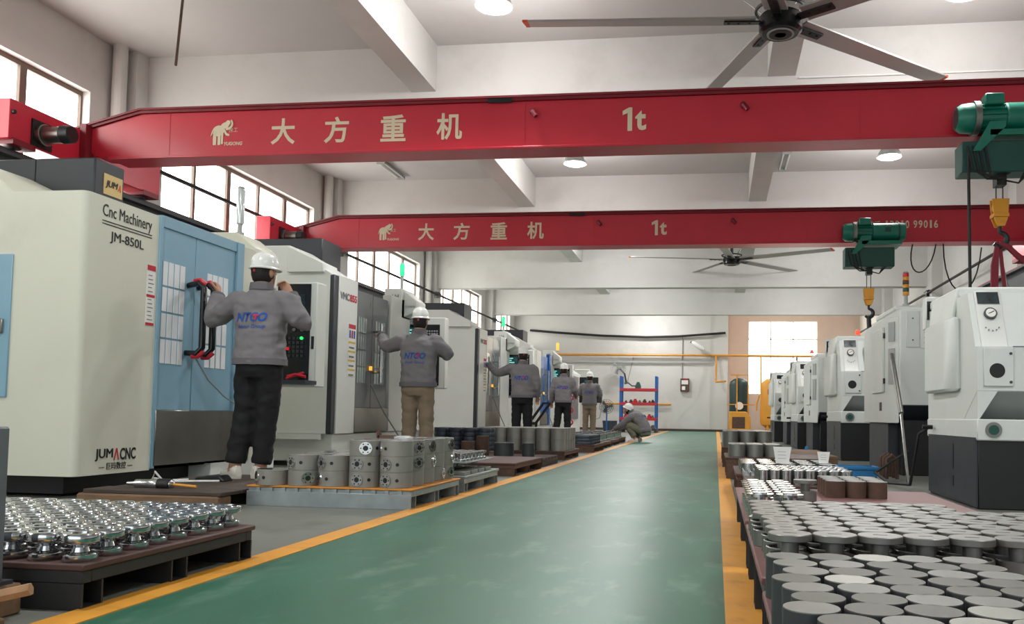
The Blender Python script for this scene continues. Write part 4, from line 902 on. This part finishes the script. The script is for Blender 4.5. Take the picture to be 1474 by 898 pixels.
c7 = C((0, 0, 0), (0, 0, .2), .095, n=28).mesh('tall_cylinder', 'steel', .004)
for j in range(6):
    for i in range(3): thing('tall_cylinder', rc('tall grey cylinder on farthest right pallet', j, i), 'cylinder', c7, None, loc=(.19 + i * .205, 10.45 + j * .22, .25), group='tall cylinders on the farthest right pallet')
r = root('parts_bin', 'blue plastic bin on the floor before the third right lathe', 'bin', (1.4, 8.6, 0))
bm_ = MB().box(-.18, .18, -.14, .14, 0, .01)
for a in ((-.18, -.17, -.14, .14), (.17, .18, -.14, .14), (-.17, .17, -.14, -.13), (-.17, .17, .13, .14)): bm_.box(*a, .01, .14)
part(r, 'tub', bm_, 'bin_blue'); part(r, 'rim', MB().box(-.2, .2, -.16, -.14, .12, .15).box(-.2, .2, .14, .16, .12, .15).box(-.2, -.18, -.14, .14, .12, .15).box(.18, .2, -.14, .14, .12, .15), 'bin_blue', .004)
thing('oil_can', 'small blue can between the far right lathes', 'can', MB().lathe([(0, 0), (.07, 0), (.07, .14), (.03, .17), (.02, .22), (0, .22)], n=14), 'bin_blue', loc=(1.3, 12.2, 0))
for i in range(3): thing('bent_strap', 'rusty bent strap by the second right lathe, %s from front' % ORD[i], 'scrap', MB().tube([(0, 0, 0), (.0, 0, .2), (.05, 0, .24), (.1, 0, .2), (.1, 0, 0)], .02, 6), 'rust', loc=(1.72, 8.7 + .16 * i, .02), group='bent straps')

# ---------------------------------------------------------------- back of the hall
r = root('storage_rack', 'blue and red steel storage rack at the back wall', 'rack', (-3.83, 33, 0))
for x in (0, 1.42):
    for y in (0, .5): part(r, 'upright', B(x, x + .1, y, y + .06, 0, 2.22), 'rack_blue', .004)
for z in (.45, 1.06, 1.62): part(r, 'shelf', MB().box(.0, 1.52, -.02, .58, z + .09, z + .11).box(.02, 1.5, -.03, -.0, z, z + .09).box(.02, 1.5, .56, .58, z, z + .09), 'rack_red')
items = [(z, x) for z in (1.17, .56) for x in (.25, .45, .62, .8, 1.0, 1.2, 1.33)]
for i, (z, x) in enumerate(items):
    s = .05 + .05 * ((i * 7) % 5) / 5
    thing('machine_part', '%s machine part from left on the %s shelf of the rack' % (ORD[i % 7], 'middle' if z > 1 else 'bottom'), 'machine part', MB().lathe([(.0, 0), (s, 0), (s, s * .8), (s * .6, s), (s * .6, s * 1.6), (0, s * 1.6)], n=10), ('rust', 'steel_dark', 'red_plastic', 'steel', 'steel_dark')[i % 5], loc=(-3.83 + x, 33.2, z), group='machine parts on the %s shelf' % ('middle' if z > 1 else 'bottom'))
t = root('spray_gun', 'green pump with curved hose on top of the rack', 'pump', (-3.1, 33.2, 1.73))
part(t, 'body', MB().lathe([(0, 0), (.12, 0), (.12, .1), (.08, .2), (.05, .26), (0, .26)], n=14), 'green_dark'); part(t, 'hose', MB().tube([(-.05, 0, .1), (-.25, 0, .1), (-.4, 0, .22), (-.55, 0, .2)], .03, 6), 'steel_dark')
def cage_fan(name, label, loc, pole, R, tilt, mat):
    r = root(name, label, 'fan', loc)
    m = MB()
    for rr in (R, R * .75, R * .5, R * .25):
        for yy in (-.06, .06): m.tube([(rr * math.cos(i * math.pi / 12), yy * (1.4 - rr / R), pole + rr * math.sin(i * math.pi / 12)) for i in range(25)], .006, 5)
    for i in range(16):
        a = i * math.pi / 8; m.tube([(0, -.085, pole), (R * math.cos(a), -.02, pole + R * math.sin(a))], .005, 5)
    part(r, 'cage', m, mat)
    for i in range(3):
        a = i * 2.094; u, v = (math.cos(a), math.sin(a)), (-math.sin(a), math.cos(a))
        part(r, 'blade', MB().prism([(u[0] * .05 + v[0] * .03, pole + u[1] * .05 + v[1] * .03), (u[0] * R * .85 + v[0] * R * .4, pole + u[1] * R * .85 + v[1] * R * .4), (u[0] * R * .9 - v[0] * R * .1, pole + u[1] * R * .9 - v[1] * R * .1), (u[0] * .05 - v[0] * .03, pole + u[1] * .05 - v[1] * .03)], 'y', -.01, .01), mat)
    part(r, 'motor', C((0, -.05, pole), (0, .16, pole), R * .28, n=14), mat, .01)
    return r
r = cage_fan('pedestal_fan', 'grey pedestal fan standing left of the blue rack', (-3.95, 30, 0), .95, .26, 0, 'fan_cage')
part(r, 'pole', C((0, .1, 0), (0, .1, .95), .025, n=8), 'rack_blue'); part(r, 'base', C((0, .1, 0), (0, .1, .03), .2, n=18), 'black')
r = cage_fan('wall_fan', 'white wall fan with bracket above the blue rack', (-4.19, 35.6, 2.4), .3, .33, 0, 'grey_plastic')
part(r, 'bracket', MB().tube([(0, .15, .3), (.25, .2, .05), (.3, .38, -.3)], .04, 6), 'steel_dark'); part(r, 'cord', MB().tube([(.35, .38, -.35), (.5, .38, .3), (.6, .38, .8)], .015, 5), 'cable_grey')
r = root('electrical_box', 'small dark electrical box on the white back wall', 'electrical box', (-1.33, YF, 1.72))
part(r, 'case', B(-.19, .19, -.14, 0, 0, .56), 'rust', .01); part(r, 'meter_window', B(-.14, .14, -.146, -.14, .3, .48), 'paper'); part(r, 'notice', B(-.12, .02, -.146, -.14, .06, .22), 'sign_white'); part(r, 'switch', B(-.05, .1, -.16, -.14, .5, .54), 'red_plastic')
part(r, 'riser_conduit', C((-.12, -.04, .56), (-.12, -.04, 2.35), .02, n=6), 'cable_grey')
r = root('wall_light', 'white bracket lamp tilted on the back wall', 'lamp', (-1.1, YF, 3.85))
part(r, 'arm', MB().tube([(0, -.03, 0), (.05, -.3, .02)], .025, 6), 'steel_dark'); part(r, 'head', MB().lathe([(.02, 0), (.09, .1), (.1, .5), (.06, .62)], axis='x', n=12), 'white_plastic'); o = kids(r)[-1]; o.location = (.05, -.35, 0); o.rotation_euler = (0, .6, 0)
thing('paint_bucket', 'blue-grey bucket on the floor beside the blue rack', 'bucket', MB().lathe([(0, 0), (.26, 0), (.3, .42), (.28, .42), (.24, .02), (0, .02)], n=20), 'steel_blue', loc=(-4.2, 33.0, 0))
r = root('air_receiver', 'dark green vertical air tank in the back recess', 'tank', (.95, 34.4, 0))
part(r, 'vessel', MB().lathe([(.0, .2), (.2, .22), (.36, .32), (.4, .45), (.4, 1.95), (.36, 2.1), (.2, 2.22), (0, 2.25)], n=28), 'tank_green')
for a in (0, 2.1, 4.2): part(r, 'leg', C((.3 * math.cos(a), .3 * math.sin(a), 0), (.3 * math.cos(a), .3 * math.sin(a), .35), .04, n=8), 'tank_green')
part(r, 'gauge', C((0, -.4, 1.1), (0, -.46, 1.1), .16, n=18), 'paper'); part(r, 'fitting_pipe', MB().tube([(-.35, -.42, 2.35), (.35, -.42, 2.35), (.35, -.45, .6)], .03, 6).tube([(-.1, -.42, 2.35), (-.1, -.45, .7)], .03, 6).tube([(-.5, -.42, 1.15), (.6, -.42, 1.15)], .025, 6), 'orange_pipe')
r = root('compressor', 'orange-yellow compressor cabinet in front of the green tank', 'compressor', (.95, 33.4, 0))
part(r, 'cabinet', MB().prism([(-.42, 0), (.42, 0), (.42, .62), (.25, .86), (-.42, .86)], 'y', -.3, .3), 'tank_yellow', .02); part(r, 'vent_panel', B(-.3, .2, -.31, -.3, .2, .65), 'rust')
r = root('air_receiver', 'yellow vertical air tank right of the recess window', 'tank', (2.2, 33.4, 0))
part(r, 'vessel', MB().lathe([(.0, .2), (.25, .24), (.42, .36), (.45, .5), (.45, 1.8), (.38, 2.05), (.2, 2.18), (0, 2.2)], n=28), 'tank_yellow')
for a in (0, 2.1, 4.2): part(r, 'leg', C((.34 * math.cos(a), .34 * math.sin(a), 0), (.34 * math.cos(a), .34 * math.sin(a), .35), .05, n=8), 'tank_yellow')
part(r, 'warning_plate', B(-.18, .08, -.46, -.44, 1.55, 1.75), 'sign_red'); part(r, 'side_pipe', MB().tube([(-.5, -.3, 1.5), (-.6, -.3, 1.2), (-.6, -.3, .9)], .04, 6), 'orange_pipe')
thing('sack', 'white plastic-covered sack beside the far right lathe', 'sack', MB().lathe([(0, 0), (.3, .0), (.34, .3), (.3, .8), (.2, 1.05), (0, 1.1)], n=12), 'paper', loc=(1.95, 25.0, 0))

# ---------------------------------------------------------------- people
def remesh(mb, name, mat, voxel, it=4):
    me = mb.mesh('tmp', mat, smooth=False); o = bpy.data.objects.new('tmp', me); col.objects.link(o)
    m = o.modifiers.new('r', 'REMESH'); m.mode = 'VOXEL'; m.voxel_size = voxel; m.use_smooth_shade = True
    if it: s = o.modifiers.new('s', 'SMOOTH'); s.iterations = it; s.factor = .5
    bpy.context.view_layer.update()
    r = bpy.data.meshes.new_from_object(o.evaluated_get(bpy.context.evaluated_depsgraph_get()))
    bpy.data.objects.remove(o); r.name = name; r.materials.clear(); r.materials.append(MATS[mat])
    for p in r.polygons: p.use_smooth = True
    return r
from mathutils import noise as mnoise
def wrinkle(me, amp, sc_, seed):
    o = Vector((seed * 3.1, seed * 1.7, seed))
    nrm = [v.normal.copy() for v in me.vertices]
    for v, nn in zip(me.vertices, nrm):
        p = v.co; q = Vector((p.x * 9, p.y * 9, p.z * 16)) * sc_ + o
        w1 = mnoise.noise(q + Vector((mnoise.noise(q * .5), mnoise.noise(q * .5 + o), 0)) * 1.5)
        w2 = 1 - abs(mnoise.noise(q * .6 + Vector((p.z * 6, 0, 0)))) * 2
        v.co = p + nn * (amp * (w1 + .8 * w2 - .4))
    return me
def ring(c, u, v, ru, rv, n=18, p=2.5):
    out = []
    for i in range(n):
        a = 2 * math.pi * i / n; ca, sa = math.cos(a), math.sin(a)
        out.append(c + u * (ru * math.copysign(abs(ca) ** (2 / p), ca)) + v * (rv * math.copysign(abs(sa) ** (2 / p), sa)))
    return out
def limb(mb, pts, rad, n=12):
    # smooth the joint polyline a little
    P = [Vector(p) for p in pts]; out = []; rr = []
    for i in range(len(P) - 1):
        for t in (0, .25, .5, .75):
            out.append(P[i].lerp(P[i + 1], t)); rr.append(rad[i] * (1 - t) + rad[i + 1] * t)
    out.append(P[-1]); rr.append(rad[-1])
    sm = [out[0]] + [(out[i - 1] + out[i] * 2 + out[i + 1]) / 4 for i in range(1, len(out) - 1)] + [out[-1]]
    mb.tube(sm, rr, n)
def hand(mb, wrist, d, nrm, side, curl):
    d = d.normalized(); nrm = (nrm - d * nrm.dot(d)).normalized(); s = d.cross(nrm).normalized() * side
    mb.loft([ring(wrist + d * t, s, nrm, a, b, 12, 2.6) for t, a, b in ((-.02, .026, .02), (.02, .032, .018), (.06, .04, .016), (.085, .04, .014), (.092, .034, .01))])
    for i, L in enumerate((.068, .076, .07, .056)):
        b = wrist + d * .082 + s * (.029 - .019 * i); p = [b]; dd = d.copy()
        for seg, f in enumerate((.45, .32, .23)):
            dd = (dd * math.cos(curl) - nrm * math.sin(curl)).normalized() if False else (Matrix.Rotation(-curl * side, 3, s) @ dd)
            p.append(p[-1] + dd * L * f)
        mb.tube(p, [.0092, .009, .0082, .0068], 8)
    b = wrist + d * .03 + s * .03; t1 = b + (d * .5 + s * .8 - nrm * .3).normalized() * .04; t2 = t1 + (d * .8 + s * .2 - nrm * .5 * min(1, curl)).normalized() * .032
    mb.tube([wrist + d * .015 + s * .018, b, t1, t2], [.013, .0125, .0105, .008], 8)
def person(label, loc, yaw, J, trousers, shoes, glove=None, fine=True, text_on=True, group=None, scale=1.0):
    r = root('person', label, 'person', loc, yaw, group, scale)
    J = {k_: (Vector(v) if not isinstance(v, (int, float)) else v) for k_, v in J.items()}
    up = (J['neck'] - J['pelvis']).normalized(); lat = (J['shR'] - J['shL']).normalized(); fwd = up.cross(lat).normalized()
    latp = J.get('latp', (J['hipR'] - J['hipL']).normalized())
    def torso(mb, g, hem, collar):
        spine = [J['pelvis'], J['waist'], J['chest'], J['neck']]
        seq = [(0, 0, hem, .19, .14), (0, .35, hem, .188, .138), (0, .7, 0, .182, .134), (1, .1, 0, .178, .13), (1, .5, 0, .184, .13), (2, 0, 0, .196, .13), (2, .35, 0, .2, .126), (2, .62, 0, .18, .112), (2, .82, 0, .115, .09), (3, 0, 0, .075, .075)]
        rings = []
        for i, t, h, a, b in seq:
            p = spine[i].lerp(spine[i + 1], t) if i < 3 else spine[3]
            d_ = (spine[min(i + 1, 3)] - spine[min(i, 2)]).normalized()
            lt = latp.lerp(lat, min(1, (i + t) / 2.4)).normalized(); v = d_.cross(lt).normalized()
            rings.append(ring(p + (d_ * h if h else Vector()), lt, v, a * g, b * g))
        if collar: rings.append(ring(J['neck'] + up * .04, lat, fwd, .07, .07))
        mb.loft(rings)
    body = MB(); torso(body, .86, 0, False)
    for s in 'LR':
        limb(body, [J['sh' + s], J['el' + s], J['wr' + s]], [.06, .043, .03]); limb(body, [J['hip' + s], J['kn' + s], J['an' + s]], [.085, .06, .045])
        limb(body, [J['an' + s], J['an' + s] + (J['toe' + s] - J['an' + s]) * .6 + Vector((0, 0, -.02))], [.045, .035])
    # neck and head
    hd, hu, hf = J['head'], J['hup'].normalized(), J['hfwd'].normalized(); hf = (hf - hu * hf.dot(hu)).normalized(); hr = hf.cross(hu).normalized()
    body.tube([J['neck'] - up * .03, J['neck'] + up * .04, hd - hu * .06 - hf * .015], [.062, .056, .055], 12)
    prof = [(-.115, .03, .04, .035), (-.1, .05, .062, .02), (-.06, .064, .082, .008), (-.02, .072, .092, 0), (.03, .076, .097, -.004), (.07, .07, .09, -.006), (.1, .05, .066, -.006), (.115, .02, .03, -.006)]
    body.loft([ring(hd + hu * h + hf * o, hr, hf, a, b, 16, 2.1) for h, a, b, o in prof])
    body.tube([hd + hf * .088 + hu * .02, hd + hf * .108 - hu * .022, hd + hf * .09 - hu * .032], [.008, .014, .01], 8)
    body.loft([ring(hd + hf * (.084 + .006 * q) - hu * .063, hr, hu, .022 - .004 * q, .009 - .003 * q, 10, 2) for q in (-2, 0, 1.5)])
    for s in (-1, 1): body.loft([ring(hd + hr * s * (.07 + q * .012) - hf * .012 - hu * .005, hf, hu, .016 + .006 * q, .03, 10, 2) for q in (0, .6, 1.2)])
    hb = body
    if glove: gm = MB()
    for s, sd in (('L', -1), ('R', 1)):
        d = J.get('hd' + s, (J['wr' + s] - J['el' + s])); nrm = J.get('hn' + s, Vector((0, 0, 1)))
        hand(hb, J['wr' + s], d, nrm, sd, J.get('curl' + s, .5))
    part(r, 'body', remesh(body, 'body', 'skin', .0075 if fine else .011, 2), 'skin')
    for s in (-1, 1): part(r, 'eye', MB().ell(hd + hf * .082 + hr * s * .03 + hu * .008, .011, .011, .007, 8, 6), 'hair')
    if glove:
        gm = MB(); sd = -1 if glove == 'L' else 1
        # a slightly thicker copy of the hand
        d = J.get('hd' + glove, (J['wr' + glove] - J['el' + glove])); hand(gm, J['wr' + glove], d, J.get('hn' + glove, Vector((0, 0, 1))), sd, J.get('curl' + glove, .5))
        me = remesh(gm, 'glove', 'glove_blue', .008, 1)
        me2 = me; me2.update()
        nr = [v.normal.copy() for v in me2.vertices]
        for v, nn in zip(me2.vertices, nr): v.co += nn * .005
        part(r, 'glove', me2, 'glove_blue', label='light blue glove')
    jk = MB(); torso(jk, 1.06, -.015, True)
    for s in 'LR':
        limb(jk, [J['sh' + s].lerp(J['chest'], .25), J['sh' + s], J['el' + s], J['wr' + s]], [.088, .09, .073, .052])
    jme = remesh(jk, 'jacket', 'jacket', .012 if fine else .016, 5)
    wrinkle(jme, .009, 1, len(label))
    j = part(r, 'jacket', jme, 'jacket')
    hemc = J['pelvis']; d0 = (J['waist'] - J['pelvis']).normalized()
    part(j, 'hem_band', MB().loft([ring(hemc + d0 * h, latp, d0.cross(latp).normalized(), .19 * 1.06 + .004, .14 * 1.06 + .004) for h in (-.017, .03)]), 'jacket_trim')
    c0 = J['neck']
    cm = MB().loft([ring(c0 + up * .0, lat, fwd, .085, .085), ring(c0 + up * .055, lat, fwd, .078, .078), ring(c0 + up * .05, lat, fwd, .068, .068), ring(c0 + up * .0, lat, fwd, .07, .07)])
    part(j, 'collar', cm, 'jacket_trim')
    for s in 'LR':
        d = (J['wr' + s] - J['el' + s]).normalized(); w0 = J['wr' + s]
        part(j, 'cuff', MB().tube([w0 - d * .045, w0 - d * .005], .054, 14), 'jacket_trim')
    if text_on:
        bv = BVHTree.FromPolygons([v.co for v in jme.vertices], [p.vertices for p in jme.polygons])
        base = J['waist'].lerp(J['chest'], .78)
        def stick(me, off, name):
            bm = bmesh.new(); bm.from_mesh(me); bmesh.ops.triangulate(bm, faces=bm.faces[:]); 
            bmesh.ops.subdivide_edges(bm, edges=[e for e in bm.edges if e.calc_length() > .02], cuts=2)
            for v in bm.verts:
                p = base + lat * v.co.x + up * (v.co.y + off)
                h = bv.ray_cast(p - fwd * .5, fwd)
                v.co = (h[0] - fwd * .0035) if h[0] is not None else p - fwd * .14
            bm.to_mesh(me); bm.free(); return part(j, name, me, '')
        def fitted(s, mat, w_, h_, sh=0, off=0):
            me = text_mesh('back_text', s, mat, .1, off=off, shear=sh, ext=0)
            xs = [v.co.x for v in me.vertices]; ys = [v.co.y for v in me.vertices]
            for v in me.vertices: v.co.x = (v.co.x - (max(xs) + min(xs)) / 2) / (max(xs) - min(xs)) * w_; v.co.y = (v.co.y - (max(ys) + min(ys)) / 2) / (max(ys) - min(ys)) * h_
            return me
        stick(fitted('NTGO', 'logo_blue', .25, .07, .25, .004), .0, 'back_lettering')
        tri = bpy.data.meshes.new('logo_triangle'); tri.from_pydata([(.018, .008, 0), (.068, .008, 0), (.062, -.005, 0), (.05, -.008, 0), (.045, -.038, 0), (.035, -.038, 0), (.035, -.008, 0), (.022, -.005, 0)], [], [list(range(8))]); tri.materials.append(MATS['ink_red'])
        for v in tri.vertices: v.co.z = .0
        o = stick(tri, .012, 'logo_mark')
        for v in o.data.vertices: v.co -= fwd * .002
        if fine: stick(fitted('Anvar Group', 'logo_blue', .23, .04, .1, .001), -.075, 'back_lettering')
    tr = MB()
    lp = latp; d_ = d0; v_ = d_.cross(lp).normalized()
    tr.loft([ring(J['pelvis'] + d_ * h, lp, v_, a, b) for h, a, b in ((.06, .168, .122), (0, .178, .13), (-.07, .18, .13), (-.12, .15, .115))])
    for s in 'LR':
        a, kn = J['an' + s], J['kn' + s]
        limb(tr, [J['hip' + s] + Vector((0, 0, .02)), kn, a + (kn - a).normalized() * .04], [.1, .083, .075])
    part(r, 'trousers', wrinkle(remesh(tr, 'trousers', trousers, .012 if fine else .016, 4), .009, 1, len(label) + 5), trousers)
    for s in 'LR':
        a, t = J['an' + s], J['toe' + s]; f = Vector((t.x - a.x, t.y - a.y, 0)).normalized(); l = Vector((-f.y, f.x, 0)); g = Vector((a.x, a.y, t.z)); z = Vector((0, 0, 1))
        sh = MB().loft([ring(g + f * q + z * h, l, z, wd, hh, 14, 2.8) for q, wd, h, hh in ((-.07, .025, .045, .035), (-.055, .036, .052, .048), (.0, .04, .052, .05), (.06, .042, .04, .038), (.12, .044, .034, .032), (.165, .036, .028, .024), (.18, .02, .024, .018))])
        o = part(r, 'shoe', sh, shoes)
        part(o, 'sole', MB().loft([ring(g + f * q + z * h, l, f, wd, ww, 16, 2.6) for h, q, wd, ww in ((.0, .055, .045, .13), (.018, .055, .047, .132))]), 'shoe_white' if shoes == 'shoe_white' else 'black_rubber')
    # hair and helmet
    hm = MB(); hm.loft([ring(hd + hu * h - hf * .016, hr, hf, a, b, 16, 2.1) for h, a, b in ((-.085, .05, .05), (-.06, .066, .078), (-.02, .077, .09), (.04, .08, .095), (.08, .07, .085), (.11, .03, .04))])
    part(r, 'hair', hm, 'hair')
    T = Matrix((hr, hf, hu)).transposed(); tilt = J.get('htilt', .0)
    def place(mb): mb.v = [tuple(hd + hu * .038 + T @ (Matrix.Rotation(tilt, 3, 'X') @ Vector((p[0] * .81, p[1] * .86, p[2] * .92)))) for p in mb.v]; return mb
    he = part(r, 'helmet', place(MB().lathe([(.118, .0), (.12, .02), (.116, .05), (.104, .085), (.08, .113), (.045, .128), (.0, .132)], n=28, sx=.95, sy=1.14)), 'helmet_white')
    part(he, 'brim', place(MB().loft([ring(Vector((0, o, z_)), Vector((1, 0, 0)), Vector((0, 1, 0)), a, b, 28, 2) for o, z_, a, b in ((.01, -.012, .128, .158), (.012, -.004, .13, .162), (.0, .008, .116, .138))])), 'helmet_white')
    for x in (-.035, 0, .035):
        part(he, 'ridge', place(MB().tube([(x, .135 * math.cos(a) * (1 if x == 0 else .97), .008 + .13 * math.sin(a) * (1 - 2.2 * abs(x))) for a in [math.pi * (.12 + .76 * i / 10) for i in range(11)]], [.004] + [.009] * 9 + [.004], 6)), 'helmet_white')
    part(he, 'head_band', place(MB().loft([ring(Vector((0, -.004, z_)), Vector((1, 0, 0)), Vector((0, 1, 0)), .09, .112, 20, 2) for z_ in (-.045, -.012)])), 'charcoal')
    part(he, 'adjuster_knob', place(C((0, -.116, -.032), (0, -.128, -.032), .013, n=12)), 'red_plastic')
    for s in (-1, 1): part(he, 'chin_strap', place(MB().tube([(s * .094, .02, -.01), (s * .086, .03, -.09), (s * .05, .06, -.155), (0, .07, -.165)], .005, 5)), 'ink_grey')
    return r
def stand(**k):
    J = dict(pelvis=(0, 0, .9), waist=(0, 0, 1.05), chest=(0, .0, 1.27), neck=(0, -.01, 1.47), head=(0, .015, 1.615), hup=(0, 0, 1), hfwd=(0, 1, 0),
             shL=(-.185, 0, 1.395), shR=(.185, 0, 1.395), hipL=(-.09, 0, .88), hipR=(.09, 0, .88), knL=(-.1, .02, .48), knR=(.1, .02, .48), anL=(-.1, 0, .075), anR=(.1, 0, .075), toeL=(-.11, .1, 0), toeR=(.11, .1, 0),
             elL=(-.26, -.03, 1.12), wrL=(-.25, .08, .9), elR=(.26, -.03, 1.12), wrR=(.25, .08, .9))
    J.update(k); return J
# nearest worker: left hand up on the door handle, right hand raised to the ear
person('worker in grey jacket and black trousers holding the blue door handle, hand to ear', (-3.42, 5.86, .1), -.05,
       stand(shL=(-.19, 0, 1.36), shR=(.19, 0, 1.365), elL=(-.46, .04, 1.2), wrL=(-.52, .2, 1.44), hdL=(-.25, .35, 1), hnL=(1, .3, .2), curlL=.75,
             elR=(.35, .03, 1.15), wrR=(.185, .09, 1.42), hdR=(-.45, -.05, .6), hnR=(-.3, 1, .3), curlR=.7, hfwd=(.18, 1, -.05), head=(-.0, .02, 1.575), neck=(0, -.01, 1.44), hipL=(-.09, 0, .86), hipR=(.09, 0, .86), pelvis=(0, 0, .88), 
             knL=(-.11, .0, .47), anL=(-.14, -.06, .075), toeL=(-.24, .0, 0), knR=(.06, .03, .47), anR=(.02, .03, .075), toeR=(.06, .13, 0), htilt=-.0), 'trouser_black', 'shoe_white', scale=.985)
person('worker in khaki trousers with left arm stretched to the second machine door', (-3.39, 9.15, .0), -.02,
       stand(elL=(-.45, .12, 1.33), wrL=(-.63, .42, 1.5), hdL=(-.3, .5, .25), hnL=(0, -.1, 1), curlL=.7, elR=(.32, .08, 1.24), wrR=(.12, .3, 1.3), hfwd=(-.15, 1, .02)), 'trouser_khaki', 'shoe_dark', scale=1.03)
person('worker with a light blue glove reaching to the third machine', (-3.42, 14.45, 0), .05,
       stand(elL=(-.46, .1, 1.3), wrL=(-.68, .36, 1.46), hdL=(-.4, .4, .3), hnL=(0, -.1, 1), curlL=.6, hfwd=(-.3, 1, 0)), 'trouser_black', 'shoe_dark', glove='L', fine=False, scale=1.03)
person('worker in black trousers standing with both arms down at the fourth machine', (-3.48, 18.8, 0), -.05,
       stand(elL=(-.27, .0, 1.13), wrL=(-.3, .1, .88), elR=(.25, .06, 1.14), wrR=(.22, .28, 1.05), anL=(-.17, -.05, .075), toeL=(-.22, .05, 0), knL=(-.13, .0, .48)), 'trouser_black', 'shoe_dark', fine=False, scale=1.02)
person('worker in pale khaki trousers at the far pendant control', (-3.36, 22.0, 0), .05,
       stand(elL=(-.3, .1, 1.16), wrL=(-.2, .35, 1.25), elR=(.29, .08, 1.14), wrR=(.18, .33, 1.2)), 'trouser_khaki', 'shoe_dark', fine=False, scale=1.01)
# crouching worker, local facing +Y, turned to face the pallets on the left
person('crouching worker in olive trousers handling parts beside the yellow line', (-1.95, 19.7, 0), math.radians(78),
       dict(pelvis=(0, -.3, .26), waist=(0, -.27, .4), chest=(0, -.13, .57), neck=(0, .03, .69), head=(0, .14, .76), hup=(0, -.45, 1), hfwd=(0, 1, -.5),
            shL=(-.18, -.02, .62), shR=(.18, -.02, .62), hipL=(-.1, -.27, .24), hipR=(.1, -.27, .24), knL=(-.16, .12, .44), knR=(.16, .1, .4), anL=(-.12, -.1, .085), anR=(.12, -.12, .085), toeL=(-.14, .02, 0), toeR=(.14, .0, 0),
            elL=(-.2, .2, .42), wrL=(-.12, .42, .3), elR=(.2, .2, .4), wrR=(.1, .42, .28), latp=(1, 0, 0)), 'trouser_olive', 'shoe_white', fine=False, text_on=True)
